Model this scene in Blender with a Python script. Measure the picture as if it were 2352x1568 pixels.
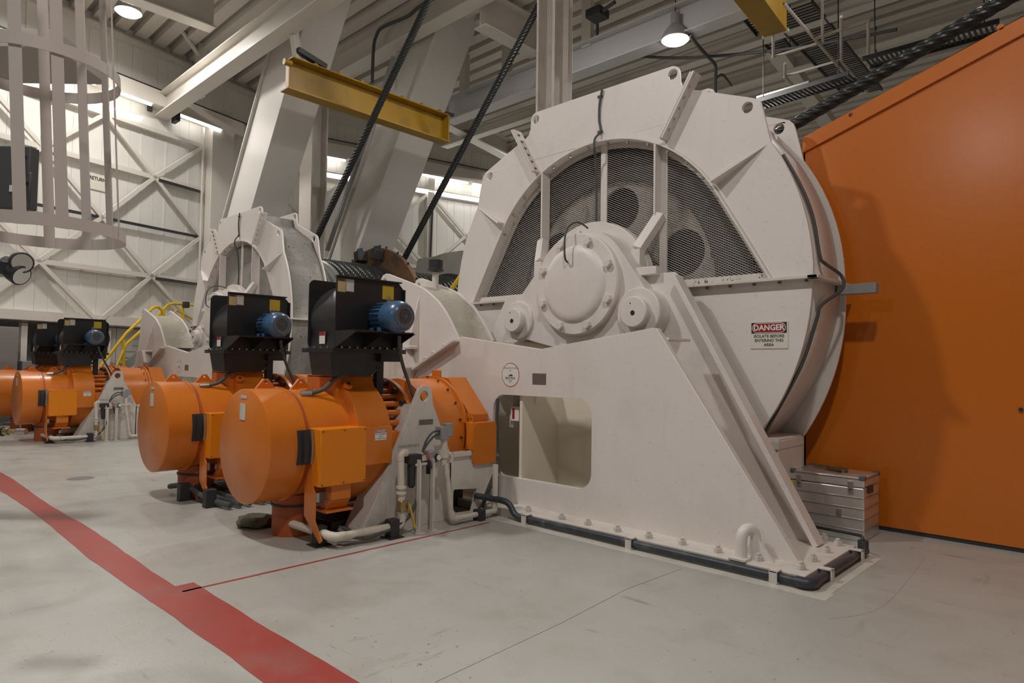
import bpy, bmesh, math, random
from mathutils import Vector, Matrix
from mathutils.geometry import tessellate_polygon

for o in list(bpy.data.objects):
    bpy.data.objects.remove(o)
scn = bpy.context.scene
col = scn.collection
random.seed(7)
R = math.radians

# ------------------------------------------------------------------ camera
FPX = 1516.9
HC = 1.6
yaw, pitch, roll = R(-43.67), R(2.124), R(.824)
FW = Vector((math.sin(yaw)*math.cos(pitch), math.cos(yaw)*math.cos(pitch), math.sin(pitch)))
r0 = Vector((math.cos(yaw), -math.sin(yaw), 0))
u0 = r0.cross(FW)
RT = r0*math.cos(roll) + u0*math.sin(roll)
UP = u0*math.cos(roll) - r0*math.sin(roll)
CAM = Vector((0, 0, HC))
cd = bpy.data.cameras.new('camera')
cd.sensor_width = 36
cd.lens = FPX/2352*36
cd.clip_end = 200
cam = bpy.data.objects.new('camera', cd)
col.objects.link(cam)
M = Matrix.Identity(4)
for i in range(3):
    M[i][0], M[i][1], M[i][2], M[i][3] = RT[i], UP[i], -FW[i], CAM[i]
cam.matrix_world = M
scn.camera = cam

# ------------------------------------------------------------------ world, exposure
w = bpy.data.worlds.new('hall_ambient')
scn.world = w
w.use_nodes = True
w.node_tree.nodes['Background'].inputs[0].default_value = (1.0, .93, .84, 1)
w.node_tree.nodes['Background'].inputs[1].default_value = .018
scn.view_settings.view_transform = 'Standard'
scn.view_settings.look = 'None'
scn.view_settings.gamma = 1
scn.view_settings.use_curve_mapping = False
scn.view_settings.exposure = -0.04
LAMP_W = 235      # power of one high-bay lamp
LAMP_C = (1.0, .962, .92)

# pixel of the photograph -> point on a plane of the place
def ray(px, py):
    return RT*((px-1176)/FPX) - UP*((py-784)/FPX) + FW
def onY(px, py, y):
    d = ray(px, py); return CAM + d*(y/d.y)
def onX(px, py, x):
    d = ray(px, py); return CAM + d*(x/d.x)
def onZ(px, py, z):
    d = ray(px, py); return CAM + d*((z-HC)/d.z)
def onD(px, py, depth):
    return CAM + ray(px, py)*depth
def onP(px, py, p0, n):
    d = ray(px, py); return CAM + d*((p0-CAM).dot(n)/d.dot(n))

# ------------------------------------------------------------------ materials
def mat(name, color, rough=.5, metal=0., dirt=0., dirtcol=(.12, .10, .08), scale=6., var=.08, speck=0., bump=0., spec=.5, emit=0., emitcol=None, coat=0., speckcol=None):
    m = bpy.data.materials.new(name)
    m.use_nodes = True
    nt = m.node_tree
    N, L = nt.nodes, nt.links
    b = N['Principled BSDF']
    b.inputs['Roughness'].default_value = rough
    b.inputs['Metallic'].default_value = metal
    b.inputs['Specular IOR Level'].default_value = spec
    b.inputs['Coat Weight'].default_value = coat
    b.inputs['Coat Roughness'].default_value = .2
    if emit:
        b.inputs['Emission Color'].default_value = (*(emitcol or color), 1)
        b.inputs['Emission Strength'].default_value = emit
        b.inputs['Base Color'].default_value = (*color, 1)
        return m
    tc = N.new('ShaderNodeTexCoord')
    n1 = N.new('ShaderNodeTexNoise'); n1.inputs['Scale'].default_value = scale*.35; n1.inputs['Detail'].default_value = 6
    L.new(tc.outputs['Object'], n1.inputs['Vector'])
    mx = N.new('ShaderNodeMix'); mx.data_type = 'RGBA'
    mx.inputs['A'].default_value = (*[c*(1-var) for c in color], 1)
    mx.inputs['B'].default_value = (*[min(1, c*(1+var)) for c in color], 1)
    L.new(n1.outputs['Fac'], mx.inputs['Factor'])
    out = mx.outputs['Result']
    def layer(out, sc, lo, hi, amt, dc, detail=8, stretch=None):
        n = N.new('ShaderNodeTexNoise'); n.inputs['Scale'].default_value = sc; n.inputs['Detail'].default_value = detail
        n.inputs['Roughness'].default_value = .65
        if stretch:
            mp = N.new('ShaderNodeMapping'); mp.inputs['Scale'].default_value = stretch
            L.new(tc.outputs['Object'], mp.inputs['Vector']); L.new(mp.outputs['Vector'], n.inputs['Vector'])
        else:
            L.new(tc.outputs['Object'], n.inputs['Vector'])
        r = N.new('ShaderNodeMapRange'); r.inputs['From Min'].default_value = lo; r.inputs['From Max'].default_value = hi
        r.inputs['To Max'].default_value = amt
        L.new(n.outputs['Fac'], r.inputs['Value'])
        k = N.new('ShaderNodeMix'); k.data_type = 'RGBA'
        k.inputs['B'].default_value = (*dc, 1)
        L.new(r.outputs['Result'], k.inputs['Factor']); L.new(out, k.inputs['A'])
        return k.outputs['Result']
    if dirt:
        out = layer(out, scale*.5, .50, .68, dirt, dirtcol)
        out = layer(out, scale*1.3, .56, .68, dirt*.8, dirtcol, stretch=(1, 1, .25))
    if speck:
        out = layer(out, scale*9, .635, .665, speck, speckcol or dirtcol, detail=3)
    L.new(out, b.inputs['Base Color'])
    if bump:
        bp = N.new('ShaderNodeBump'); bp.inputs['Strength'].default_value = bump; bp.inputs['Distance'].default_value = .01
        n3 = N.new('ShaderNodeTexNoise'); n3.inputs['Scale'].default_value = scale*12
        L.new(tc.outputs['Object'], n3.inputs['Vector']); L.new(n3.outputs['Fac'], bp.inputs['Height'])
        L.new(bp.outputs['Normal'], b.inputs['Normal'])
    return m

WHITE = mat('white_machine_paint', (.77, .715, .68), .42, dirt=.12, dirtcol=(.38, .33, .28), scale=3, var=.035, speck=.16, speckcol=(.30, .26, .22))
WHITE2 = mat('white_stand_paint', (.69, .64, .59), .5, dirt=.32, dirtcol=(.34, .29, .24), scale=5, var=.06, speck=.35)
RIMGREY = mat('worn_grey_rim', (.25, .24, .225), .7, dirt=.5, dirtcol=(.56, .53, .48), scale=2.2, var=.25, speck=.9, speckcol=(.05, .045, .04))
DUSTY = mat('dusty_worn_cover', (.40, .37, .30), .75, dirt=.8, dirtcol=(.72, .67, .58), scale=3.2, var=.15, speck=.7, speckcol=(.20, .18, .15))
CREAM = mat('cream_inner_paint', (.78, .71, .59), .5, scale=2, var=.05)
BUILD = mat('white_building_steel', (.72, .68, .62), .4, dirt=.08, dirtcol=(.4, .36, .3), scale=2, var=.04)
LEG = mat('mast_leg_paint', (.70, .675, .64), .28, dirt=.10, dirtcol=(.4, .37, .34), scale=1.2, var=.05)
PANEL = mat('white_wall_sheet', (.78, .76, .715), .45, scale=1.2, var=.05, dirt=.06, dirtcol=(.5, .46, .4))
ROOF = mat('roof_sheet_shaded', (.34, .31, .28), .5, scale=1.0, var=.06)  # deck colour darkened so the gaps between ribs look shaded
RIB = mat('roof_rib_steel', (.70, .65, .59), .45, scale=2, var=.04)  # kept light against the darkened deck so the ribs look lit
BEAMGREY = mat('grey_beam_paint', (.60, .60, .62), .3, scale=2, var=.04)
ORANGE = mat('orange_motor_paint', (.66, .182, .014), .34, dirt=.22, dirtcol=(.40, .075, .012), scale=5, var=.07, speck=.12, coat=.15)
ORANGEP = mat('orange_guard_paint', (.60, .15, .007), .30, coat=.35, scale=1.0, var=.05, bump=.10, speck=.05)
ORANGED = mat('orange_inner_paint', (.45, .085, .012), .5, dirt=.4, scale=5, var=.1)
YELLOW = mat('yellow_crane_paint', (.36, .20, .006), .5, dirt=.6, dirtcol=(.22, .13, .02), scale=3, var=.1)
YRAIL = mat('yellow_rail_paint', (.78, .50, .01), .4, scale=4, var=.05)
BLACK = mat('black_blower_paint', (.016, .016, .018), .42, dirt=.25, dirtcol=(.05, .045, .04), scale=6, var=.2)
DARK = mat('dark_steel', (.03, .03, .033), .5, scale=6, var=.2)
RUBBER = mat('grey_cable', (.075, .078, .075), .55, scale=8, var=.1)
PIPED = mat('dark_blue_pipe', (.035, .042, .055), .42, dirt=.35, dirtcol=(.2, .19, .18), scale=9, var=.2)
BLUE = mat('blue_motor_paint', (.05, .115, .22), .3, scale=6, var=.1, coat=.3)
ROPE = mat('greased_rope', (.020, .022, .022), .35, scale=14, var=.4, spec=.6)
RUST = mat('rusty_flange', (.16, .085, .04), .6, dirt=.6, dirtcol=(.03, .025, .02), scale=5, var=.3)
STEEL = mat('bare_steel', (.45, .44, .42), .35, metal=.9, scale=10, var=.1)
DRUM = mat('bright_drum_steel', (.50, .52, .50), .28, metal=.8, scale=4, var=.1)
ALU = mat('aluminium_sheet', (.74, .72, .69), .33, metal=.75, scale=5, var=.08, dirt=.12)
PLASTIC = mat('grey_corner_plastic', (.10, .10, .105), .5, scale=9)
GREYBOX = mat('grey_cabinet_paint', (.30, .30, .30), .5, scale=3, var=.05)
DKBOX = mat('charcoal_cabinet_paint', (.055, .055, .058), .5, scale=3, var=.1)
WPIPE = mat('white_pvc_pipe', (.68, .62, .54), .45, dirt=.3, dirtcol=(.25, .19, .14), scale=9, var=.06, speck=.4)
GEARM = mat('greasy_gear', (.40, .37, .33), .6, dirt=.9, dirtcol=(.07, .06, .05), scale=3, var=.3, speck=.8, speckcol=(.03, .03, .03))
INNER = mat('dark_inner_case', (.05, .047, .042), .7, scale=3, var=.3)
MESH = mat('white_expanded_mesh', (.74, .71, .66), .5, scale=4, var=.05)
SIGNW = mat('sign_cream', (.74, .71, .62), .4, scale=4, var=.03)
SIGNWHITE = mat('sticker_white', (.78, .77, .74), .4, scale=4, var=.03)
SIGNRED = mat('sign_red', (.33, .018, .022), .4, scale=4, var=.04)
INK = mat('print_black', (.02, .02, .02), .5, scale=4)
INKGREY = mat('print_grey', (.22, .21, .2), .5, scale=4)
STICKY = mat('sticker_yellow', (.62, .43, .03), .45, scale=20, var=.12)
STICKT = mat('sticker_tan', (.55, .42, .20), .45, scale=20, var=.2)
STICKG = mat('sticker_printed', (.62, .60, .55), .45, scale=60, var=.25)
NAMEP = mat('dull_nameplate', (.20, .18, .165), .45, metal=.4, scale=60, var=.3)
REDLINE = mat('red_floor_paint', (.36, .052, .042), .38, dirt=.35, dirtcol=(.28, .16, .14), scale=5, var=.12, speck=.3)
STRAPM = mat('olive_strap', (.10, .095, .06), .8, scale=15, var=.3)
GLASSY = mat('lamp_reflector', (.75, .75, .72), .12, metal=.9, scale=4)
BRASS = mat('brass_fitting', (.42, .32, .16), .35, metal=.9, scale=8, var=.15)
REDPL = mat('red_handle', (.45, .04, .03), .5, scale=8)
LENS = mat('high_bay_lens', (1, .95, .86), .4, emit=28, emitcol=(1, .93, .82))
TUBE = mat('fluorescent_tube', (1, .97, .92), .4, emit=11, emitcol=(1, .97, .93))
WIN = mat('daylight_window', (.7, .85, 1), .3, emit=2.2, emitcol=(.55, .78, 1))
GRATE = mat('steel_grating', (.06, .06, .06), .5, scale=6, var=.2)
PINKST = mat('pale_handrail', (.52, .46, .40), .45, scale=4, var=.05)

# floor: painted concrete with scuffs
def floor_mat():
    m = bpy.data.materials.new('painted_concrete'); m.use_nodes = True
    nt = m.node_tree; N, L = nt.nodes, nt.links; b = N['Principled BSDF']
    tc = N.new('ShaderNodeTexCoord')
    def noise(sc, det=6, stretch=None, rough=.6):
        n = N.new('ShaderNodeTexNoise'); n.inputs['Scale'].default_value = sc; n.inputs['Detail'].default_value = det
        n.inputs['Roughness'].default_value = rough
        if stretch:
            mp = N.new('ShaderNodeMapping'); mp.inputs['Scale'].default_value = stretch[:3]; mp.inputs['Rotation'].default_value = (0, 0, stretch[3])
            L.new(tc.outputs['Object'], mp.inputs['Vector']); L.new(mp.outputs['Vector'], n.inputs['Vector'])
        else:
            L.new(tc.outputs['Object'], n.inputs['Vector'])
        return n.outputs['Fac']
    def rng(v, a, c, t=1.):
        r = N.new('ShaderNodeMapRange'); r.inputs['From Min'].default_value = a; r.inputs['From Max'].default_value = c; r.inputs['To Max'].default_value = t
        L.new(v, r.inputs['Value']); return r.outputs['Result']
    def mixc(f, a, c):
        k = N.new('ShaderNodeMix'); k.data_type = 'RGBA'
        L.new(f, k.inputs['Factor'])
        for s, x in (('A', a), ('B', c)):
            if isinstance(x, tuple): k.inputs[s].default_value = (*x, 1)
            else: L.new(x, k.inputs[s])
        return k.outputs['Result']
    c = mixc(rng(noise(.45, 5), .3, .7), (.41, .415, .385), (.47, .462, .43))
    c = mixc(rng(noise(2.2, 8), .52, .68, .55), c, (.36, .345, .305))
    def mul(a_, b_):
        k = N.new('ShaderNodeMath'); k.operation = 'MULTIPLY'; L.new(a_, k.inputs[0]); L.new(b_, k.inputs[1]); return k.outputs[0]
    m1 = rng(noise(.8, 4), .42, .60); m2 = rng(noise(1.1, 4, (1, 1, 1, .7)), .44, .60)
    c = mixc(mul(rng(noise(7, 9, (1, .16, 1, .35), .7), .60, .66, .5), m1), c, (.25, .23, .19))
    c = mixc(mul(rng(noise(11, 8, (.12, 1, 1, 1.05), .7), .61, .65, .6), m2), c, (.18, .165, .14))
    c = mixc(mul(rng(noise(24, 4), .66, .69, .85), m1), c, (.12, .11, .09))
    c = mixc(mul(rng(noise(60, 3), .68, .70, .6), m2), c, (.15, .14, .12))
    c = mixc(rng(noise(3.4, 9, (1, .3, 1, .9), .75), .64, .69, .35), c, (.58, .56, .52))
    L.new(c, b.inputs['Base Color'])
    L.new(rng(noise(3, 6), .2, .8, .30), b.inputs['Roughness'])
    ro = N.new('ShaderNodeMapRange'); ro.inputs['From Min'].default_value = .25; ro.inputs['From Max'].default_value = .75
    ro.inputs['To Min'].default_value = .24; ro.inputs['To Max'].default_value = .44
    L.new(noise(2.5, 6), ro.inputs['Value']); L.new(ro.outputs['Result'], b.inputs['Roughness'])
    bp = N.new('ShaderNodeBump'); bp.inputs['Strength'].default_value = .12; bp.inputs['Distance'].default_value = .01
    L.new(noise(30, 4), bp.inputs['Height']); L.new(bp.outputs['Normal'], b.inputs['Normal'])
    return m
FLOOR = floor_mat()

# ------------------------------------------------------------------ mesh helpers
class MB:
    def __init__(s): s.v, s.f = [], []
    def add(s, vs, fs):
        k = len(s.v); s.v += [Vector(p) for p in vs]; s.f += [tuple(i+k for i in f) for f in fs]; return s
    def mm(s, x0, x1, y0, y1, z0, z1):
        vs = [(x, y, z) for x in (x0, x1) for y in (y0, y1) for z in (z0, z1)]
        return s.add(vs, [(0, 1, 3, 2), (4, 6, 7, 5), (0, 4, 5, 1), (2, 3, 7, 6), (0, 2, 6, 4), (1, 5, 7, 3)])
    def bar(s, p0, p1, wd, ht, up=(0, 0, 1), off=(0, 0)):
        p0, p1 = Vector(p0), Vector(p1); d = (p1-p0).normalized(); up = Vector(up)
        a = d.cross(up)
        if a.length < 1e-4: a = d.cross(Vector((1, 0, 0)))
        a.normalize(); b = a.cross(d).normalized()
        o = a*off[0] + b*off[1]
        vs = [p+o+a*sx*wd/2+b*sy*ht/2 for p in (p0, p1) for sx in (-1, 1) for sy in (-1, 1)]
        return s.add(vs, [(0, 1, 3, 2), (4, 6, 7, 5), (0, 4, 5, 1), (2, 3, 7, 6), (0, 2, 6, 4), (1, 5, 7, 3)])
    def ibeam(s, p0, p1, depth, width, tf=.03, tw=.02, up=(0, 0, 1)):
        s.bar(p0, p1, tw, depth-2*tf, up)
        s.bar(p0, p1, width, tf, up, (0, depth/2-tf/2)); s.bar(p0, p1, width, tf, up, (0, -depth/2+tf/2))
        return s
    def cyl(s, p0, p1, ra, rb=None, n=20, caps=True):
        rb = ra if rb is None else rb
        p0, p1 = Vector(p0), Vector(p1); d = (p1-p0).normalized()
        a = d.orthogonal().normalized(); b = d.cross(a)
        vs = []
        for p, r in ((p0, ra), (p1, rb)):
            vs += [p+(a*math.cos(2*math.pi*i/n)+b*math.sin(2*math.pi*i/n))*r for i in range(n)]
        fs = [(i, (i+1) % n, n+(i+1) % n, n+i) for i in range(n)]
        if caps: fs += [tuple(range(n-1, -1, -1)), tuple(range(n, 2*n))]
        return s.add(vs, fs)
    def lathe(s, o, ax, prof, n=48, a0=0, a1=2*math.pi, ref=None):
        # prof: list of (radius, distance along axis)
        o, d = Vector(o), Vector(ax).normalized()
        a = (Vector(ref) if ref else d.orthogonal()).normalized(); b = d.cross(a)
        full = abs(a1-a0-2*math.pi) < 1e-6
        m = n if full else n+1
        vs = []
        for r, t in prof:
            for i in range(m):
                q = a0+(a1-a0)*i/n
                vs.append(o+d*t+(a*math.cos(q)+b*math.sin(q))*r)
        fs = []
        for k in range(len(prof)-1):
            for i in range(n):
                j = (i+1) % m
                fs.append((k*m+i, k*m+j, (k+1)*m+j, (k+1)*m+i))
        if full:
            if prof[0][0] > 1e-6: fs.append(tuple(range(m-1, -1, -1)))
            if prof[-1][0] > 1e-6: fs.append(tuple(range((len(prof)-1)*m, len(prof)*m)))
        return s.add(vs, fs)
    def ring(s, o, ax, ri, ro, t0, t1, n=40, a0=0, a1=2*math.pi, ref=None):
        o, d = Vector(o), Vector(ax).normalized()
        full = abs(a1-a0-2*math.pi) < 1e-6
        a = (Vector(ref) if ref else d.orthogonal()).normalized(); b = d.cross(a)
        m = n if full else n+1
        vs = []
        for r, t in ((ri, t0), (ro, t0), (ro, t1), (ri, t1)):
            for i in range(m):
                q = a0+(a1-a0)*i/n
                vs.append(o+d*t+(a*math.cos(q)+b*math.sin(q))*r)
        fs = [(k*m+i, k*m+(i+1) % m, ((k+1) % 4)*m+(i+1) % m, ((k+1) % 4)*m+i) for k in range(4) for i in range(n)]
        if not full: fs += [(0, m, 2*m, 3*m), (n, m+n, 2*m+n, 3*m+n)]
        return s.add(vs, fs)
    def tube(s, pts, r, n=8, closed=False):
        pts = [Vector(p) for p in pts]
        t = (pts[1]-pts[0]).normalized(); a = t.orthogonal().normalized(); vs = []
        for i, p in enumerate(pts):
            if i == 0: t2 = (pts[1]-pts[0]).normalized()
            elif i == len(pts)-1: t2 = (pts[-1]-pts[-2]).normalized()
            else: t2 = (pts[i+1]-pts[i-1]).normalized()
            a = (a-t2*a.dot(t2)); a = a.normalized() if a.length > 1e-6 else t2.orthogonal().normalized()
            b = t2.cross(a)
            vs += [p+(a*math.cos(2*math.pi*k/n)+b*math.sin(2*math.pi*k/n))*r for k in range(n)]
        m = len(pts)
        fs = [(i*n+k, i*n+(k+1) % n, (i+1)*n+(k+1) % n, (i+1)*n+k) for i in range(m-1) for k in range(n)]
        fs += [tuple(range(n-1, -1, -1)), tuple(range((m-1)*n, m*n))]
        return s.add(vs, fs)
    def prism(s, poly, ax, t0, t1, holes=()):
        def mp(p, t):
            return {'Y': (p[0], t, p[1]), 'X': (t, p[0], p[1]), 'Z': (p[0], p[1], t)}[ax]
        loops = [list(poly)]+[list(h) for h in holes]
        flat = [p for l in loops for p in l]; n = len(flat)
        tri = tessellate_polygon([[Vector((p[0], p[1], 0)) for p in l] for l in loops])
        vs = [mp(p, t0) for p in flat]+[mp(p, t1) for p in flat]
        fs = [tuple(t) for t in tri]+[tuple(i+n for i in reversed(t)) for t in tri]
        k = 0
        for l in loops:
            m = len(l)
            fs += [(k+i, k+(i+1) % m, n+k+(i+1) % m, n+k+i) for i in range(m)]
            k += m
        return s.add(vs, fs)
    def build(s, name, material, parent=None, bevel=0., smooth=35, seg=2):
        off = Vector((0, 0, 0))
        p = parent
        while p is not None:
            off += p.location; p = p.parent
        me = bpy.data.meshes.new(name)
        me.from_pydata([v-off for v in s.v], [], s.f)
        bm = bmesh.new(); bm.from_mesh(me)
        bmesh.ops.recalc_face_normals(bm, faces=bm.faces)
        bm.to_mesh(me); bm.free()
        me.materials.append(material)
        if smooth:
            me.shade_smooth(); me.set_sharp_from_angle(angle=R(smooth))
        o = bpy.data.objects.new(name, me)
        col.objects.link(o)
        if parent: o.parent = parent
        if bevel:
            b = o.modifiers.new('edge', 'BEVEL'); b.width = bevel; b.segments = seg; b.limit_method = 'ANGLE'; b.angle_limit = R(50)
        return o

def tag(o, label=None, cat=None, group=None, kind=None):
    if label: o['label'] = label
    if cat: o['category'] = cat
    if group: o['group'] = group
    if kind: o['kind'] = kind
    return o
def thing(name, label, cat, loc, group=None):
    o = bpy.data.objects.new(name, None); col.objects.link(o); o.location = loc; o.empty_display_size = .1
    return tag(o, label, cat, group)
def struct(name, mb, m, **k):
    return tag(mb.build(name, m, **k), kind='structure')
def copy_tree(o, parent=None):
    c = o.copy(); col.objects.link(c)
    c.parent = parent
    for ch in list(o.children): copy_tree(ch, c)
    return c
def clone(o, dx, label, dy=0, group=None):
    c = copy_tree(o); c.location = o.location+Vector((dx, dy, 0)); c['label'] = label
    if group: c['group'] = group
    return c
def hexnut(p, ax, r, h, stud=0.):
    m = MB(); p = Vector(p); ax = Vector(ax)
    m.cyl(p, p+ax*h, r, n=6)
    if stud: m.cyl(p+ax*h, p+ax*(h+stud), r*.55, n=8)
    return m
def circ(cx, cy, r, n=16, a0=0, a1=360):
    k = n if a1-a0 < 360 else n
    return [(cx+r*math.cos(R(a0+(a1-a0)*i/k)), cy+r*math.sin(R(a0+(a1-a0)*i/k))) for i in range(n+(1 if a1-a0 < 360 else 0))]
def smoothpath(pts, n=6):
    pts = [Vector(p) for p in pts]; out = []
    for i in range(len(pts)-1):
        p0 = pts[max(i-1, 0)]; p1 = pts[i]; p2 = pts[i+1]; p3 = pts[min(i+2, len(pts)-1)]
        for k in range(n):
            t = k/n
            out.append(.5*((2*p1)+(p2-p0)*t+(2*p0-5*p1+4*p2-p3)*t*t+(3*p1-p0-3*p2+p3)*t**3))
    out.append(pts[-1]); return out
def text_mesh(body, size, loc, xdir, updir, m, name, parent, bold=.0, align='CENTER', depth=.001, squeeze=1.0):
    cu = bpy.data.curves.new(name, 'FONT'); cu.body = body; cu.size = size; cu.align_x = align; cu.align_y = 'CENTER'
    cu.offset = bold*size; cu.resolution_u = 3
    tmp = bpy.data.objects.new('tmp', cu); col.objects.link(tmp)
    dg = bpy.context.evaluated_depsgraph_get()
    me = bpy.data.meshes.new_from_object(tmp.evaluated_get(dg))
    bpy.data.objects.remove(tmp)
    xd = Vector(xdir).normalized(); ud = Vector(updir).normalized()
    off = Vector((0, 0, 0)); p = parent
    while p is not None: off += p.location; p = p.parent
    for v in me.vertices:
        v.co = Vector(loc)+xd*v.co.x*squeeze+ud*v.co.y-off
    me.name = name; me.materials.clear(); me.materials.append(m)
    o = bpy.data.objects.new(name, me); col.objects.link(o); o.parent = parent
    return o

# ================================================================== SETTING
floor = struct('floor', MB().mm(-30, 14, -15, 30, -.2, 0), FLOOR, smooth=0)
# painted lines: hand-painted edges
def wobble_strip(pts_a, pts_b, name):
    m = MB(); n = len(pts_a)
    vs = [(p[0], p[1], .0005) for p in pts_a]+[(p[0], p[1], .0005) for p in pts_b]+[(p[0], p[1], .002) for p in pts_a]+[(p[0], p[1], .002) for p in pts_b]
    fs = []
    for i in range(n-1):
        fs += [(i, i+1, n+i+1, n+i), (2*n+i, 3*n+i, 3*n+i+1, 2*n+i+1), (i, 2*n+i, 2*n+i+1, i+1), (n+i, n+i+1, 3*n+i+1, 3*n+i)]
    fs += [(0, n, 3*n, 2*n), (n-1, 3*n-1, 4*n-1, 2*n-1)]
    m.add(vs, fs); return m.build(name, REDLINE, floor, smooth=0)
rl = random.Random(3)
N = 60
xs = [-19+i*(14.0)/N for i in range(N+1)]
wobble_strip([(x, 1.58+.02*math.sin(x*1.3)+rl.uniform(-.006, .006)) for x in xs], [(x, 1.82+.015*math.sin(x*1.7+1)+rl.uniform(-.006, .006)) for x in xs], 'painted_line')
xs = [-5.0+i*8.0/40 for i in range(41)]
wobble_strip([(x, 1.58+.015*math.sin(x*1.3)+rl.uniform(-.005, .005)) for x in xs], [(x, 1.93+.008*math.sin(x*2)+rl.uniform(-.005, .005)) for x in xs], 'painted_line')
ys = [1.80+i*(2.98)/30 for i in range(31)]
wobble_strip([(-4.865+rl.uniform(-.002, .002), y) for y in ys], [(-4.835+rl.uniform(-.002, .002), y) for y in ys], 'painted_line')
# expansion joint in the concrete
pj = [onZ(1000, 1566, .0004), onZ(1290, 1430, .0004), onZ(1440, 1352, .0004), onZ(1565, 1306, .0004)]
MB().tube(pj, .0022, 4).build('floor_joint', mat('joint_sealant', (.33, .32, .28), .7), floor)
pj = [onZ(1900, 1422, .0004), onZ(2030, 1390, .0004), onZ(2125, 1280, .0004)]
MB().tube(smoothpath(pj), .0012, 4).build('floor_joint', bpy.data.materials['joint_sealant'], floor)
# a worn manhole disc
MB().cyl(onZ(185, 1107, -.05), onZ(185, 1107, -.05)+Vector((0, 0, .052)), .16, n=28).build('floor_cover_disc', mat('worn_cover', (.19, .19, .19), .5), floor)

# ---- roof
ZR = 11.0
ceiling = struct('ceiling', MB().mm(-30, 14, -15, 30, ZR, ZR+.2), ROOF, smooth=0)
ribm = None
for i in range(76):
    y = -12+i*.545
    if ribm is None:
        ribm = MB().add([(-29, y-.15, ZR), (-29, y-.14, ZR-.15), (-29, y+.19, ZR-.15), (-29, y+.20, ZR), (13, y-.15, ZR), (13, y-.14, ZR-.15), (13, y+.19, ZR-.15), (13, y+.20, ZR)],
            [(0, 1, 5, 4), (1, 2, 6, 5), (2, 3, 7, 6), (0, 4, 7, 3), (0, 3, 2, 1), (4, 5, 6, 7)]).build('roof_rib', RIB, ceiling, smooth=0)
    else:
        o = ribm.copy(); col.objects.link(o); o.parent = ceiling; o.location = (0, i*.545, 0)

# ---- left wall (runs away to the left of the far machine)
wn = Vector((.965, .262, 0)).normalized(); wd = Vector((-wn.y, wn.x, 0)); wp = Vector((-19.0, 0, 0))
def WL(s, z, out=0.): return wp+wd*s+wn*out+Vector((0, 0, z))
def wall_box(m, s0, s1, z0, z1, o0, o1, F):
    vs = [F(s, z, o) for s in (s0, s1) for z in (z0, z1) for o in (o0, o1)]
    return m.add(vs, [(0, 1, 3, 2), (4, 6, 7, 5), (0, 4, 5, 1), (2, 3, 7, 6), (0, 2, 6, 4), (1, 5, 7, 3)])
SW = 10.6
wall_left = struct('wall_left', wall_box(MB(), -9, SW, 2.55, ZR, -.30, -.12, WL), PANEL, smooth=0)
def sheets(parent, F, s0, s1, z0, z1, wdt=.75):
    n = int((s1-s0)/wdt); 
    for i in range(n):
        a = s0+(s1-s0)*i/n; b = s0+(s1-s0)*(i+1)/n
        m = MB(); wall_box(m, a+.003, b-.003, z0, z1, -.12, -.085, F)
        wall_box(m, a+wdt*.42, a+wdt*.5, z0, z1, -.09, -.07, F)
        m.build('wall_sheet', PANEL, parent, smooth=0)
sheets(wall_left, WL, -9, SW, 2.62, 10.65)
# steel on the wall: rails, girts, X braces
def wbar(parent, F, a, b, wdt, dep, out, name, material=BUILD):
    p, q = F(a[0], a[1], out), F(b[0], b[1], out)
    n = (F(0, 0, 1)-F(0, 0, 0))
    return MB().bar(p, q, wdt, dep, n).build(name, material, parent, smooth=0)
SG = [-2.1, -.65, .85, 2.3, 3.8, 5.3, 6.75, 8.3]
ZN = [8.30, 6.93, 5.46, 4.05, 2.62]
for i in range(len(SG)-1):
    for j in range(4):
        a, b = SG[i], SG[i+1]
        up = (i+j) % 2 == 1
        # nodes alternate like the photograph's diamond bracing
        if up: wbar(wall_left, WL, (a, ZN[j]), (b, ZN[j+1]), .10, .09, .07, 'cross_brace')
        else: wbar(wall_left, WL, (a, ZN[j+1]), (b, ZN[j]), .10, .09, .07, 'cross_brace')
for z, wdt in ((8.30, .12), (6.93, .13), (4.05, .13)):
    wbar(wall_left, WL, (-4, z), (8.3, z), wdt, .12, .04, 'girt')
wbar(wall_left, WL, (-4, 5.46), (8.3, 5.46), .07, .07, .05, 'girt', DARK)
wbar(wall_left, WL, (-9, 2.68), (9.5, 2.68), .24, .2, .0, 'girt')
wbar(wall_left, WL, (-9, 10.62), (SW, 10.62), .14, .16, .0, 'eave_rail')
wbar(wall_left, WL, (-9, 9.55), (SW, 9.55), .03, .03, .05, 'conduit', DARK)
for z in (6.90, 4.02):
    for dz in (0, -.05): wbar(wall_left, WL, (6.85, z+dz), (8.2, z+dz-.02), .03, .03, .12, 'conduit', DARK)
wbar(wall_left, WL, (-9, 2.50), (9.5, 2.50), .03, .03, .05, 'conduit', DARK)
m = MB(); wall_box(m, -9, 9.6, 8.98, 9.42, -.08, .32, WL); m.build('runway_girder', BUILD, wall_left, .01)
m = MB(); wall_box(m, 8.45, 9.25, 0, 9.4, -.08, .30, WL); m.build('wall_column', BUILD, wall_left, .01)
m = MB(); m.tube([WL(8.28, 2.7, .1), WL(8.28, 8.9, .1)], .035, 8); m.build('conduit', BUILD, wall_left)
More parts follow.
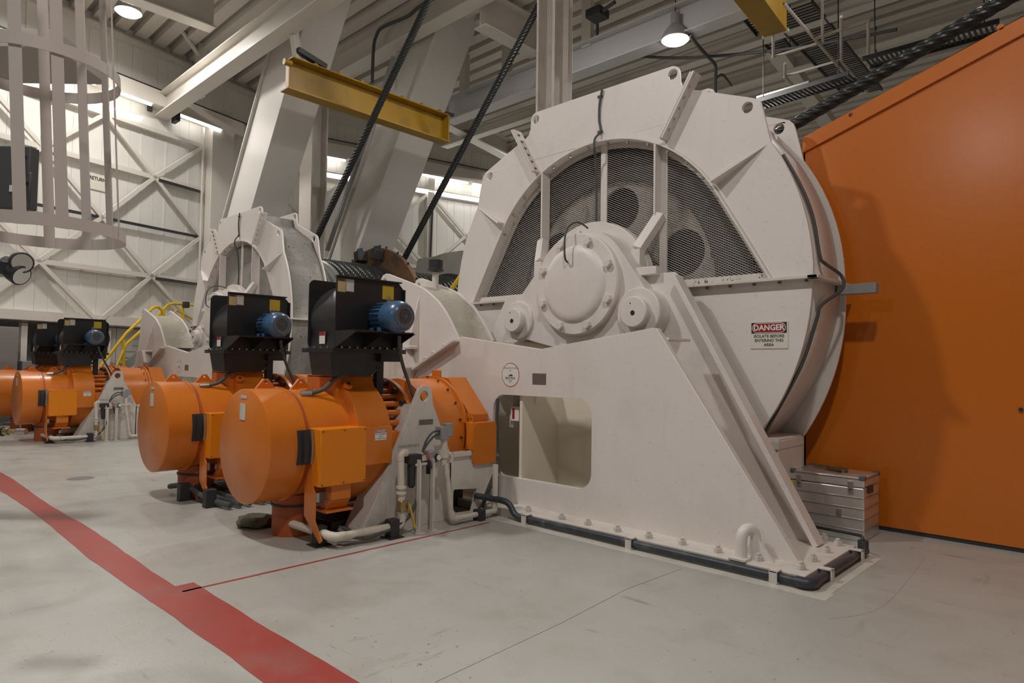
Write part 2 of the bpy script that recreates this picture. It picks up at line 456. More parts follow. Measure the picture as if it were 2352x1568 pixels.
# fluorescent strips under the girder
for s0, s1, lb_ in ((-1.2, .9, 'strip light under the wall girder beyond the edge of the ladder cage'), (1.2, 3.4, 'long strip light under the wall girder behind the ladder cage hoops'), (3.65, 4.9, 'short strip light under the wall girder seen through the ladder cage'), (5.2, 6.45, 'strip light under the wall girder ending at the dark stop of the long white beam'), (7.15, 8.75, 'bright strip light under the wall girder reaching the corner column')):
    t = thing('fluorescent_strip_light', lb_, 'strip light', WL(s0, 8.95, .2), 'strip lights on the braced wall')
    m = MB(); wall_box(m, s0, s1, 8.93, 8.98, .22, .40, WL); m.build('tray', BUILD, t, smooth=0)
    m = MB(); m.tube([WL(s0+.03, 8.90, .31), WL(s1-.03, 8.90, .31)], .03, 8); m.build('tube', TUBE, t)
for s0, s1, lb_ in ((1.0, 3.5, 'thin strip light on the wall girt behind the ladder cage'), (3.7, 6.3, 'thin strip light on the wall girt above the RETURNS sign')):
    t = thing('fluorescent_strip_light', lb_, 'strip light', WL(s0, 8.55, .2), 'strip lights on the girt')
    m = MB(); wall_box(m, s0, s1, 8.52, 8.56, .06, .2, WL); m.build('tray', BUILD, t, smooth=0)
    m = MB(); m.tube([WL(s0+.03, 8.49, .14), WL(s1-.03, 8.49, .14)], .022, 8); m.build('tube', TUBE, t)
# wall sign
t = thing('wall_sign', 'beige sign reading RETURNS on the braced wall', 'sign', WL(4.97, 6.2, .0))
m = MB(); wall_box(m, 4.97, 5.54, 6.20, 6.62, -.07, -.055, WL); m.build('board', SIGNW, t, smooth=0)
text_mesh('RETURNS', .13, WL(5.255, 6.50, -.052), -wd*-1, (0, 0, 1), INK, 'lettering', t, .03, squeeze=.9)

# lower bay under the rail: recessed wall, posts, window
lower = struct('wall_left_lower', wall_box(MB(), -9, SW, 0, 2.6, -1.35, -1.25, WL), GREYBOX, smooth=0)
for s in (3.55, 4.13, 5.6, 7.1):
    m = MB(); wall_box(m, s, s+.14, 0, 2.58, -.2, -.05, WL); m.build('wall_post', BUILD, lower, .005)
for i in range(5):
    m = MB(); wall_box(m, 4.6+i*.75, 5.33+i*.75, 0, 2.58, -.45, -.40, WL); m.build('wall_sheet', PANEL, lower, smooth=0)
win = struct('window_1', wall_box(MB(), 4.36, 4.46, .3, 1.95, -.5, -.46, WL), DARK, smooth=0)
for k in range(8):
    m = MB(); wall_box(m, 4.37, 4.44, .55+k*.16, .65+k*.16, -.455, -.45, WL); m.build('pane', WIN, win, smooth=0)

# ---- back wall beyond the second bend
c2 = WL(SW, 0)
d2 = Vector((math.sin(R(14)), math.cos(R(14)), 0)); n2 = Vector((d2.y, -d2.x, 0))
def WB(s, z, out=0.): return c2+d2*s+n2*out+Vector((0, 0, z))
wall_back = struct('wall_back', wall_box(MB(), -1, 24, 0, ZR, -.30, -.12, WB), PANEL, smooth=0)
sheets(wall_back, WB, -.4, 17, 0, 10.4)
def sB(px, py):
    p = onP(px, py, c2, n2); return ((p-c2).dot(d2), p.z)
nb = [sB(905, 520), sB(985, 440), sB(1080, 540), sB(970, 585)]
zt, zm, zb = 8.35, 6.85, 5.4
s_mid = sB(985, 440)[0]; hb = (sB(1080, 540)[0]-sB(905, 520)[0])/2
for k in range(-4, 4):
    a = s_mid+k*hb
    for zz0, zz1 in ((zt, zm), (zm, zb), (zb, 4.0), (4.0, 2.6)):
        flip = (k % 2 == 0) ^ (zz0 in (zm, 4.0))
        if flip: wbar(wall_back, WB, (a, zz0), (a+hb, zz1), .11, .09, .07, 'cross_brace')
        else: wbar(wall_back, WB, (a, zz1), (a+hb, zz0), .11, .09, .07, 'cross_brace')
for z in (zt, zb+.0): wbar(wall_back, WB, (-1, z), (16, z), .12, .12, .03, 'girt')
m = MB(); wall_box(m, -1, 18, 9.05, 9.5, -.08, .32, WB); m.build('runway_girder', BUILD, wall_back, .01)
wbar(wall_back, WB, (-1, 9.72), (18, 9.72), .03, .03, .05, 'conduit', DARK)
m = MB(); wall_box(m, s_mid-.12, s_mid+.16, 0, 9, -.08, .2, WB); m.build('wall_column', BUILD, wall_back, .005)
m = MB(); m.tube([WB(s_mid+.02, 3.5, .26), WB(s_mid+.0, 5.5, .26), WB(s_mid+.05, 7.6, .26)], .035, 8); m.build('conduit', DARK, wall_back)
for a, b, z, lb_ in ((964, 1071, 0, 'upper strip light on the drum wall above the far drum end plate'), (1080, 1180, 0, 'upper strip light on the drum wall beside the edge of the big gear case'), (700, 790, 0, 'upper strip light on the drum wall beside the column between the mast legs')):
    s0, s1 = sB(a, 400)[0], sB(b, 415)[0]
    t = thing('fluorescent_strip_light', lb_, 'strip light', WB(s0, 9, .2), 'strip lights on the drum wall')
    m = MB(); wall_box(m, s0, s1, 9.0, 9.05, .1, .3, WB); m.build('tray', BUILD, t, smooth=0)
    m = MB(); m.tube([WB(s0+.03, 8.97, .2), WB(s1-.03, 8.97, .2)], .03, 8); m.build('tube', TUBE, t)
for a, b, lb_ in ((740, 840, 'lower strip light on the drum wall between rope and far mast leg'), (933, 1103, 'lower strip light on the drum wall crossed by the second hoist rope'), (1110, 1200, 'lower strip light on the drum wall hidden by the big gear case')):
    s0, s1 = sB(a, 430)[0], sB(b, 450)[0]
    t = thing('fluorescent_strip_light', lb_, 'strip light', WB(s0, 8.3, .2), 'lower strip lights on the drum wall')
    m = MB(); wall_box(m, s0, s1, 8.42, 8.46, .1, .26, WB); m.build('tray', BUILD, t, smooth=0)
    m = MB(); m.tube([WB(s0+.03, 8.38, .18), WB(s1-.03, 8.38, .18)], .025, 8); m.build('tube', TUBE, t)
wall_far = struct('wall_far', MB().mm(-18, 14, 28, 28.3, 0, ZR), PANEL, smooth=0)
wall_right = struct('wall_right', MB().mm(12, 12.3, -9, 30, 0, ZR), PANEL, smooth=0)

# ---- roof girders and beams
def beam(name, label, p0, p1, dep, wdt, material=BUILD, group=None, tf=.035, tw=.03, cat='steel beam'):
    t = MB().ibeam(p0, p1, dep, wdt, tf, tw).build(name, material, None, .004)
    return tag(t, label, cat, group)
# white runway beam reaching from the left wall over the floor
t = thing('crane_runway_beam', 'long white beam running from the braced wall over the near mast leg', 'steel beam', (-21.2, 6.7, 8.75))
MB().ibeam((-21.0, 6.72, 9.08), (6, 6.72, 9.08), .62, .40, .04, .03).build('beam', BUILD, t, .005)
MB().mm(-21.06, -20.98, 6.42, 7.0, 8.75, 9.42).build('end_plate', BUILD, t, .005)
MB().mm(-21.2, -20.7, 6.30, 6.42, 8.85, 9.25).build('end_stop', DARK, t, .01)
MB().mm(-20.9, -20.5, 7.0, 7.12, 8.70, 8.95).build('end_stop', DARK, t, .01)
# beam between the legs (dir A), in front of the far leg
pz = onY(990, 62, 10.45).z
t = thing('roof_beam', 'deep white roof beam carrying a dark cable in front of the far mast leg', 'steel beam', (-16, 10.4, pz))
MB().ibeam((-22, 10.45, pz+.36), (8, 10.45, pz+.36), .75, .42, .04, .03).build('beam', BUILD, t, .005)
MB().ibeam((-22, 10.45, pz+1.15), (8, 10.45, pz+1.15), .3, .3, .03, .02).build('upper_chord', BUILD, t, .005)
q = [onY(855, 190, 10.2), onY(858, 110, 10.2), onY(866, 78, 10.2), onY(880, 62, 10.2), onY(935, 38, 10.2), onY(960, 18, 10.2), onY(1000, -6, 10.2)]
MB().tube(smoothpath(q), .045, 8).build('cable', RUBBER, t)
# grey-blue beam behind the big case
beam('roof_beam', 'broad grey painted beam crossing behind the white column and the big gear case', (-15.2, 13.0, 9.32), (9, 13.0, 9.32), .72, .42, BEAMGREY)
# lower chord members along A beyond
for k, (y, z) in enumerate(((15.2, 9.55), (18.0, 9.9))):
    beam('roof_beam', 'white roof beam hung below the ribs beyond the grey beam', (-18, y, z), (9, y, z), .35, .3, BUILD, 'beams beyond the grey beam')
# girders along B
for k, px in enumerate(((1041, 30), (392, 34))):
    p = onZ(px[0], px[1], 9.75)
    x = p.x
    lab = ('white cross girder meeting the roof beam over the far mast leg', 'white cross girder beside the high-bay lamp near the braced wall')[k]
    y0, y1 = ((10.7, 12.75), (-6, 6.4))[k]
    MBo = MB().ibeam((x, y0, 10.2), (x, y1, 10.2), .9, .40, .035, .03)
    tag(MBo.build('cross_girder', BUILD, None, .004), lab, 'steel beam')
a_, b_ = onZ(1015, 285, 9.5), onZ(1185, 376, 9.5)
tag(MB().ibeam(a_+Vector((0, 0, .35)), b_+Vector((0, 0, .35)), .7, .4, .035, .03).build('cross_girder', BUILD, None, .004), 'white cross girder slanting down from the grey beam behind the big gear case', 'steel beam')
# hangers from deck
for k, (px, py, y) in enumerate(((1165, 130, 13.0), (1068, 130, 13.0), (1350, 60, 13.0))):
    p = onY(px, py, y)
    tag(MB().mm(p.x-.14, p.x+.14, y-.08, y+.08, 9.6, ZR).build('beam_hanger', BUILD, None, .004), ('hanger plate over the grey beam crossed by the second hoist rope', 'hanger plate over the grey beam beside the far mast leg', 'hanger plate over the grey beam beside the dark junction box')[k], 'hanger', 'hangers over the grey beam')
# strut by lamp
p0, p1 = onZ(393, 35, 9.85), WL(7.6, 9.3, .1)
tag(MB().cyl(onP(395, 38, WL(0, 0, 1.4), wn), onP(462, 135, WL(0, 0, .9), wn), .06, n=12).build('roof_strut', BUILD), 'thin white diagonal strut beside the high-bay lamp near the braced wall', 'strut')
p = onP(462, 100, WL(0, 0, .9), wn)
tag(MB().mm(p.x-.12, p.x+.12, p.y-.12, p.y+.12, 9.42, ZR).build('roof_post', BUILD, None, .004), 'short white roof post at the end of the diagonal strut', 'post')
# columns
t = thing('building_column', 'white steel column rising behind the top of the big gear case', 'column', (-7.5, 9.0, 0))
xa, xb = onY(1253, 100, 9).x, onY(1319, 100, 9).x
xm = (xa+xb)/2
MB().mm(xa, xb-.12, 8.98, 9.02, 0, ZR).build('web', WHITE2, t)
MB().mm(xa-.0, xa+.05, 8.75, 9.25, 0, ZR).build('flange', WHITE2, t, .004)
MB().mm(xb-.30, xb-.24, 8.75, 9.25, 0, ZR).build('flange', WHITE2, t, .004)
q = onY(1217, 300, 9.4)
pA = onP(703, 400, Vector((-17.6, 9.8, 0)), Vector((-.69, .72, 0))); 
xq0 = onY(703, 400, 9.6).x; xq1 = onY(730, 400, 9.6).x
t = thing('building_column', 'white steel column standing between the two mast legs behind the far gear case', 'column', (xq0, 9.6, 0))
MB().mm(xq0, xq1, 9.4, 9.44, 0, 10).build('flange', BUILD, t, .004)
MB().mm(xq0, xq1, 9.85, 9.89, 0, 10).build('flange', BUILD, t, .004)
MB().mm((xq0+xq1)/2-.02, (xq0+xq1)/2+.02, 9.44, 9.85, 0, 10).build('web', BUILD, t)
MB().mm(xq1-.45, xq1-.05, 9.2, 9.3, 4.8, 4.9).build('camera_bracket', DARK, t, .004)
MB().bar((xq1-.2, 9.2, 5.1), (xq1+.35, 9.0, 4.95), .12, .12).build('camera_housing', GREYBOX, t, .01)

# inclined mast legs
SL = .628
def leg(name, label, y0, y1, xr, wdt):
    t = thing(name, label, 'column', (xr-wdt/2, (y0+y1)/2, 0))
    z1 = 12.0
    P = [(xr-wdt, 0), (xr, 0), (xr+SL*z1, z1), (xr-wdt+SL*z1, z1)]
    MB().prism(P, 'Y', y0, y1).build('box_leg', LEG, t, .012)
    e = .05
    MB().prism([(xr-wdt-e, 0), (xr-wdt, 0), (xr-wdt+SL*z1, z1), (xr-wdt-e+SL*z1, z1)], 'Y', y0-.08, y1+.08).build('edge_plate', LEG, t, .005)
    return t
pm = onY(573.7, 491, 7.35); leg('mast_leg', 'huge inclined white box leg leaning over the far gear case', 7.35, 8.27, pm.x-SL*pm.z, 1.5)
pm = onY(828, 558, 10.8); leg('mast_leg', 'huge inclined white box leg rising behind the rope drum', 10.8, 12.0, pm.x-SL*pm.z, 1.45)
# thin grey stay bar beside the far leg
pa, pb = onY(752, 575, 10.2), onY(905, 130, 10.2)
tag(MB().bar(pa, pb, .10, .10).build('stay_bar', GREYBOX, None, .005), 'slim grey stay bar running up beside the hoist rope', 'bar')
# bracket plates holding the yellow beam to the near leg
YB = 7.45
pY0, pY1 = onZ(655, 205, YB), onZ(1022, 331, YB)
xy = (pY0.x+pY1.x)/2
t = thing('yellow_crane_girder', 'yellow overhead crane girder crossing in front of both mast legs', 'crane', (xy, pY0.y, YB))
MB().mm(xy-.17, xy+.17, pY0.y, pY1.y, YB, YB+.035).build('bottom_flange', YELLOW, t, .004)
MB().mm(xy-.14, xy-.11, pY0.y+.12, pY1.y-.02, YB+.035, YB+.72).build('web', YELLOW, t)
MB().mm(xy-.17, xy+.12, pY0.y+.12, pY1.y-.02, YB+.72, YB+.75).build('top_flange', YELLOW, t, .004)
MB().mm(xy-.08, xy-.02, pY0.y+.4, pY1.y-.1, YB+.75, YB+.79).build('rail', RUST, t)
MB().mm(xy-.15, xy+.14, pY1.y-.05, pY1.y-.02, YB+.03, YB+.72).build('end_plate', YELLOW, t, .004)
MB().mm(xy-.15, xy+.0, pY0.y+.10, pY0.y+.13, YB+.03, YB+.72).build('end_plate', YELLOW, t, .004)
MB().bar((xy+.05, pY0.y+.25, YB+.95), (xy+.05, pY0.y+.95, YB+.80), .14, .12).build('buffer', DARK, t, .01)
MB().bar((xy+.05, pY1.y-.1, YB+.78), (xy+.05, pY1.y+.18, YB+.80), .10, .08).build('buffer', DARK, t, .01)
MB().cyl((xy, pY0.y-.02, YB+.62), (xy, pY0.y+.15, YB+.62), .07, n=14).build('end_roller', YELLOW, t)
for k in range(7):
    y = pY0.y+.7+k*(pY1.y-pY0.y-1.0)/6
    MB().mm(xy+.02, xy+.10, y-.04, y+.04, YB+.75, YB+.80).build('rail_clip', YELLOW, t)
for yy in (pY0.y+.3,):
    MB().bar((xy, yy, YB+.75), (xy-.25, yy-.1, YB+2.1), .22, .10).build('hanger', BUILD, t, .004)

# high-bay lamps
def high_bay(p, label, group=None, r=.28, power=LAMP_W, real=True):
    t = thing('high_bay_lamp', label, 'lamp', p, group)
    p = Vector(p)
    MB().lathe(p, (0, 0, 1), [(r, 0), (r*1.02, .03), (r*.8, .18), (r*.45, .32), (r*.32, .36), (r*.32, .60), (.0, .62)], 28).build('housing', GREYBOX, t)
    MB().lathe(p, (0, 0, -1), [(r*.97, -.005), (r*.8, .04), (0, .055)], 28).build('lens', LENS, t)
    MB().cyl(p+Vector((0, 0, .6)), Vector((p.x, p.y, ZR-.1)), .012, n=6).build('hanger_rod', DARK, t)
    ld = bpy.data.lights.new('high_bay_light', 'AREA'); ld.shape = 'DISK'; ld.size = r*2; ld.energy = power; ld.color = LAMP_C
    lo = bpy.data.objects.new('lamp_light', ld); col.objects.link(lo); lo.parent = t; lo.location = (0, 0, -.07)
    return t
high_bay(onZ(295, 28, 10.0), 'round lit high-bay lamp above the braced wall and ladder cage', r=.30)
high_bay(onZ(1551, 92, 8.9), 'round lit high-bay lamp under the grey beam behind the big gear case', r=.31)
for p, f, lb_ in (((-7.2, .1, 9.6), 1.55, 'high-bay lamp hung over the red floor line before the nearest motor pair'), ((-14.6, .3, 9.6), .42, 'high-bay lamp hung over the walkway before the far motors'), ((.3, .2, 9.6), 1.4, 'high-bay lamp hung over the open floor before the big gear case'), ((-3.7, -12.5, 9.6), 1.3, 'high-bay lamp mirrored as a soft glow in the orange guard wall'), ((-9.0, 8.9, 10.0), .8, 'unseen high-bay lamp added between the near rope drum and the far drum'), ((-2.0, 12.5, 9.8), .6, 'high-bay lamp hung behind the orange guard wall'), ((-16.0, 18.5, 9.8), .8, 'high-bay lamp hung before the wall behind the rope drum')):
    high_bay(p, lb_, 'high-bay lamps over the hall', power=LAMP_W*f)  # out of view; the lamp between the drums is added to light tops

# ================================================================== MACHINE 1 (near gear train)
DX = -9.9                      # the far gear train is the same machine, this far along the hall
XC, ZC, YG, YR = -4.71, 2.48, 6.40, 7.18
def g(x, z): return (XC+x, z)

# ---- big gear case
case = thing('gear_case', 'huge white gear case with mesh arch windows beside the orange guard wall', 'gear case', (XC, 6.8, 0))
half = [(2.50*math.cos(R(a)), 2.48+2.50*math.sin(R(a))) for a in range(0, 34, 3)]+[(2.01, 4.22), (1.99, 4.27), (1.95, 4.31), (1.90, 4.335), (1.33, 4.57), (1.19, 4.62), (1.13, 4.66), (1.10, 4.73), (1.09, 4.86), (1.065, 4.91), (1.01, 4.935)]
win_arc = [(2.12, 2.48)]+[(1.83*math.cos(R(a)), 2.48+1.83*math.sin(R(a))) for a in range(34, 147, 4)]
win_arc = [(2.12, 2.48), (1.83, 2.98)]+[(1.83*math.cos(R(a)), 2.48+1.83*math.sin(R(a))) for a in range(34, 147, 4)]+[(-1.83, 2.98), (-2.12, 2.48)]
outer = half+[(-x, z) for x, z in reversed(half)]
poly = [g(*p) for p in outer]+[g(*p) for p in reversed(win_arc)]
ears = [(1.86, 4.245), (-1.86, 4.245), (1.01, 4.84), (-1.01, 4.84)]
MB().prism(poly, 'Y', YG-.02, YG+.02, [circ(XC+x, z, .058, 14) for x, z in ears]).build('upper_plate', WHITE, case, .004)
low = [(2.49*math.cos(R(a)), 2.48+2.49*math.sin(R(a))) for a in range(0, -43, -3)]
low = low+[(1.45, .62), (-1.45, .62)]+[(-x, z) for x, z in reversed(low)]
MB().prism([g(*p) for p in low], 'Y', YG-.02, YG+.02).build('lower_plate', WHITE, case, .003)
# rim: band between the two plates
rimu = [(2.47*math.cos(R(a)), 2.48+2.47*math.sin(R(a))) for a in range(0, 40, 3)]+[(1.84, 4.18), (1.28, 4.47), (1.02, 4.60), (.96, 4.78)]
lowr = [(x*(1-.0016*i), z+.003*i) for i, (x, z) in enumerate(low[:15])]
rimp = [(-x, z) for x, z in lowr][::-1]+[(-x, z) for x, z in rimu]+[(x, z) for x, z in reversed(rimu)]+lowr
def band(path, y0, y1, th=.02):
    m = MB(); n = len(path)
    vs = [(XC+x, y, z) for y in (y0, y1) for x, z in path]
    m.add(vs, [(i, i+1, n+i+1, n+i) for i in range(n-1)]); return m
rim = band(rimp, YG+.02, YR).build('rim', WHITE, case, smooth=20)
sm = rim.modifiers.new('thick', 'SOLIDIFY'); sm.thickness = .02
# rear plate with ears
rearp = [(x*1.012, z) for x, z in half]
rearp = [g(*p) for p in rearp]+[g(-p[0], p[1]) for p in reversed(rearp)]+[g(-(2.53+a*.003)*math.cos(R(a)), 2.48-(2.53+a*.003)*math.sin(R(a))) for a in range(3, 40, 3)]+[g(-1.5, .62), g(1.5, .62)]+[g((2.53+a*.003)*math.cos(R(a)), 2.48-(2.53+a*.003)*math.sin(R(a))) for a in range(39, 0, -3)]
MB().prism(rearp, 'Y', YR, YR+.03, [circ(XC+x, z, .06, 14) for x, z in ears]).build('rear_plate', WHITE, case, .004)
MB().mm(XC-2.13, XC+2.13, YG+.08, YR-.06, 0, .93).build('base_block', WHITE, case, .01)
MB().mm(XC-2.135, XC+2.135, YG+.06, YR-.03, .82, .905).build('base_ledge', WHITE, case, .006)
# split flange
MB().mm(XC+.80, XC+2.56, YG-.10, YG-.02, 2.455, 2.485).build('split_flange', WHITE2, case, .003)
MB().mm(XC-2.56, XC-.8, YG-.10, YG-.02, 2.455, 2.485).build('split_flange', WHITE2, case, .003)
MB().mm(XC+2.47, XC+2.57, YG-.10, YR+.1, 2.455, 2.485).build('split_flange', WHITE2, case, .003)
bolt0 = None
for k in range(7):
    for s in (-1, 1):
        if bolt0 is None: bolt0 = hexnut((XC+.95, YG-.06, 2.448), (0, 0, -1), .018, .02).build('flange_bolt', RUST, case); bx = .95
        else:
            o = bolt0.copy(); col.objects.link(o); o.parent = case; o.location = (s*(.95+k*.25)-.95, 0, 0)
# window frame: soffit strip, flat ring, dividers, mesh
def offs(path, d):
    out = []
    for x, z in path:
        v = Vector((x, z-2.48)); L = v.length
        out.append((x*(L-d)/L, 2.48+(z-2.48)*(L-d)/L if z > 2.49 else z))
    return out
n = len(win_arc)
vs = [(XC+x, y, z) for y in (YG-.075, YG+.10) for x, z in win_arc]+[(XC+x, y, z) for y in (YG-.075, YG+.10) for x, z in offs(win_arc, .018)]
fs = []
for i in range(n-1):
    fs += [(i, i+1, n+i+1, n+i), (2*n+i, 3*n+i, 3*n+i+1, 2*n+i+1), (i, 2*n+i, 2*n+i+1, i+1), (n+i, n+i+1, 3*n+i+1, 3*n+i)]
fs += [(0, n, 3*n, 2*n), (n-1, 3*n-1, 4*n-1, 2*n-1)]
MB().add(vs, fs).build('window_rim', WHITE, case, smooth=25)
inn = offs(win_arc, .085)
ringp = [g(*p) for p in win_arc]+[g(*p) for p in reversed(inn)]
MB().prism(ringp, 'Y', YG+.075, YG+.085).build('window_frame', WHITE, case)
MB().mm(XC+.86, XC+2.12, YG+.0, YG+.085, 2.485, 2.555).build('window_sill', WHITE2, case, .003)
MB().mm(XC-2.12, XC-.86, YG+.0, YG+.085, 2.485, 2.555).build('window_sill', WHITE, case, .003)
m = MB(); rc_ = random.Random(11)
for k in range(26):
    x = XC+1.25+rc_.random()*.75; z = 2.492+rc_.random()*.03; h = rc_.uniform(.008, .030)
    m.add([(x, YG-.002, z), (x+rc_.uniform(.004, .014), YG-.002, z+rc_.uniform(-.004, .004)), (x+rc_.uniform(.002, .02), YG-.002, z+h)], [(0, 1, 2)])
m.build('paint_chips', INK, case, smooth=0)
def ztop(x): return 2.48+math.sqrt(1.83**2-x*x)
for x in (-.87, .04, .86):
    zb = 3.15 if abs(x) < .1 else (3.20 if x < 0 else 3.28)
    m = MB().mm(XC+x-.045, XC+x+.045, YG+.055, YG+.075, zb, ztop(x)-.01)
    fx = x-.04 if x > .5 else x+(.03 if x < 0 else 0.0)
    if abs(x) > .1: m.mm(XC+fx-.012, XC+fx+.012, YG-.075, YG+.06, zb, ztop(fx)-.02)
    m.build('window_bar', WHITE, case, .003)
    if abs(x) > .1:
        s = 1 if x > 0 else -1
        m = MB()
        e0 = (XC+x, YG+.0, zb+.02); e1 = (XC+x-s*.15, YG-.22, 2.90); e2 = (XC+x-s*.15, YG-.22, 2.58)
        m.bar(e0, e1, .11, .11, (0, 1, 0)); m.bar(e1, e2, .11, .11, (0, 1, 0))
        m.build('window_bar_foot', WHITE, case, .006)
        MB().bar((XC+x, YG+.06, zb+.02), (XC+x, YG+.06, 2.56), .09, .03, (0, 1, 0)).build('window_bar', WHITE, case, .003)
for a in range(14):
    q = R(30+a*9.2)
    p = (XC+1.80*math.cos(q), YG-.02, 2.48+1.80*math.sin(q))
    hexnut(p, (-math.cos(q), 0, -math.sin(q)), .016, .03).build('window_bolt', STEEL, case)
# expanded metal mesh
mb = MB()
inside = [(x, z-2.48) for x, z in win_arc]
def okm(x, z):
    if z < 2.50 or z > 4.31: return False
    v = math.hypot(x, z-2.48)
    if v > 1.83: 
        if z > 3.45: return False
    lim = 2.12-(z-2.48)*(.61/1.03) if z < 3.5 else 1.83
    return abs(x) < lim and (v < 1.83 or z < 3.52) and v > .62
cw, ch, st = .0525, .0131, .0022
nx, nz = int(4.3/cw)+1, int(1.84/ch)+1
for j in range(nz):
    z0 = 2.49+j*ch
    for i in range(nx):
        x0 = -2.15+i*cw+(cw/2 if j % 2 else 0)
        if not okm(x0, z0): continue
        for sx in (-1, 1):
            xa_, za_, xb_, zb_ = x0, z0, x0+sx*cw/2, z0+ch
            mb.add([(XC+xa_, YG+.068, za_-st), (XC+xb_, YG+.068, zb_-st), (XC+xb_, YG+.074, zb_+st), (XC+xa_, YG+.074, za_+st)], [(0, 1, 2, 3)])
tag(mb.build('expanded_mesh', MESH, case, smooth=0), kind='stuff')
# radial bolted flanges, gussets
for s in (-1, 1):
    a, b = Vector((XC+s*1.30, YG-.07, 4.74)), Vector((XC+s*.92, YG-.07, 4.11))
    m = MB().bar(a, b, .022, .16, (0, 1, 0)); m.bar(a+Vector((s*.03, 0, .0)), b+Vector((s*.03, 0, .0)), .022, .16, (0, 1, 0))
    m.build('radial_flange', WHITE if s > 0 else WHITE2, case, .003)
    for k in range(6):
        p = a.lerp(b, .08+k*.16)+Vector((s*.045, -.03, .012)); hexnut(p-Vector((s*.09, 0, .05)), (s*.86, 0, .5), .016, .12).build('flange_bolt', STEEL if s > 0 else RUST, case)
    A = Vector((XC+s*1.53, YG-.02, 3.52)); B = Vector((XC+s*2.06, YG-.02, 3.83)); Cc = A+Vector((0, -.16, 0)); t3 = Vector((-s*.31, 0, .53)).normalized()*.012
    MB().add([A+t3, B+t3, Cc+t3, A-t3, B-t3, Cc-t3], [(0, 1, 2), (3, 5, 4), (0, 3, 4, 1), (1, 4, 5, 2), (2, 5, 3, 0)]).build('gusset', WHITE, case)
# hub ring round the shaft
MB().ring((XC, 0, 2.50), (0, 1, 0), .50, .82, YG-.14, YG-.02, 48).build('hub_ring', WHITE, case, .008)
MB().ring((XC, 0, 2.50), (0, 1, 0), .40, .70, YG-.26, YG-.12, 48).build('hub_ring', WHITE, case, .008)
# conduits on the case
pc = [onY(1383, 205, YG-.045), onY(1377, 240, YG-.04), onY(1376, 275, YG-.035), onY(1379, 300, YG-.04), onY(1366, 320, YG-.1), onY(1365, 345, YG-.10), onY(1369, 370, YG-.03), onY(1370, 450, YG+.03), onY(1369, 530, YG+.03)]
MB().tube(smoothpath(pc), .014, 6).build('conduit', RUBBER, case)
for px, py in ((1379, 222), (1379, 303), (1371, 520)):
    q = onY(px, py, YG-.03); MB().mm(q.x-.03, q.x+.03, q.y-.02, q.y+.02, q.z-.012, q.z+.012).build('conduit_clip', DARK, case)
def rimpt(deg, y, r=2.49): return (XC+r*math.cos(R(deg)), y, 2.48+r*math.sin(R(deg)))
pc = [rimpt(30, YG+.12, 2.5), rimpt(22, YG+.14, 2.5), rimpt(14, YG+.16, 2.505), rimpt(5, YG+.16, 2.505), rimpt(3.5, YG+.22, 2.52), rimpt(1, YG+.45, 2.60), rimpt(-2, YG+.40, 2.62), rimpt(-6, YG+.16, 2.52), rimpt(-9, YG+.12, 2.51), rimpt(-20, YG+.06, 2.50), rimpt(-38, YG+.06, 2.52), rimpt(-43, YG+.25, 2.56), rimpt(-44, YG+.05, 2.66), rimpt(-42, YG-.01, 2.62)]
MB().tube(smoothpath(pc), .017, 7).build('conduit', RUBBER, case)
MB().mm(XC+2.50, XC+2.86, 7.02, 7.12, 2.36, 2.46).build('stub_bracket', GREYBOX, case, .006)
# danger sign
ds = thing('danger_sign', 'red black and cream DANGER ISOLATE BEFORE ENTERING THIS AREA sign on gear case', 'sign', (-2.625, YG-.02, 1.80))
MB().mm(-2.812, -2.442, YG-.028, YG-.02, 1.805, 2.07).build('board', SIGNW, ds, .001)
MB().mm(-2.800, -2.454, YG-.0295, YG-.028, 1.955, 2.060).build('header', INK, ds)
def pill(x0, x1, z0, z1, n=8):
    r = (z1-z0)/2; zc = (z0+z1)/2
    return [(x1-r+r*math.cos(R(a)), zc+r*math.sin(R(a))) for a in range(-90, 91, 15)]+[(x0+r-r*math.cos(R(a)), zc-r*math.sin(R(a))) for a in range(-90, 91, 15)]
MB().prism(pill(-2.792, -2.462, 1.959, 2.056), 'Y', YG-.031, YG-.0295).build('oval_border', SIGNWHITE, ds, smooth=0)
MB().prism(pill(-2.786, -2.468, 1.965, 2.050), 'Y', YG-.0325, YG-.031).build('oval', SIGNRED, ds, smooth=0)
XR, ZU = (1, 0, 0), (0, 0, 1)
text_mesh('DANGER', .075, (-2.627, YG-.0335, 2.0075), XR, ZU, SIGNWHITE, 'lettering', ds, .03)
for i, s_ in enumerate(('ISOLATE BEFORE', 'ENTERING THIS', 'AREA')):
    text_mesh(s_, .040, (-2.627, YG-.029, 1.925-i*.042), XR, ZU, INK, 'lettering', ds, .022)

# ---- gear wheel inside the case
hol_ = [circ(XC+1.06*math.cos(R(84+60*k)), ZC+1.06*math.sin(R(84+60*k)), .27, 24) for k in range(6)]
m = MB().prism(circ(XC, ZC, 1.42, 72), 'Y', 6.70, 6.74, hol_)
m.build('gear_web', GEARM, case)
m = MB().ring((XC, 0, ZC), (0, 1, 0), 1.40, 1.82, 6.64, 7.02, 72)
for k in range(72):
    q = R(5*k); d = Vector((math.cos(q), 0, math.sin(q))); m.bar(Vector((XC, 6.82, ZC))+d*1.80, Vector((XC, 6.82, ZC))+d*1.92, .07, .40, (0, 1, 0))
m.cyl((XC, 6.3, ZC), (XC, 7.1, ZC), .46, n=32)
for k in range(12):
    q = R(15+30*k); p = Vector((XC+1.42*math.cos(q), 6.68, ZC+1.42*math.sin(q))); m.cyl(p, p+Vector((0, -.03, 0)), .05, n=10)
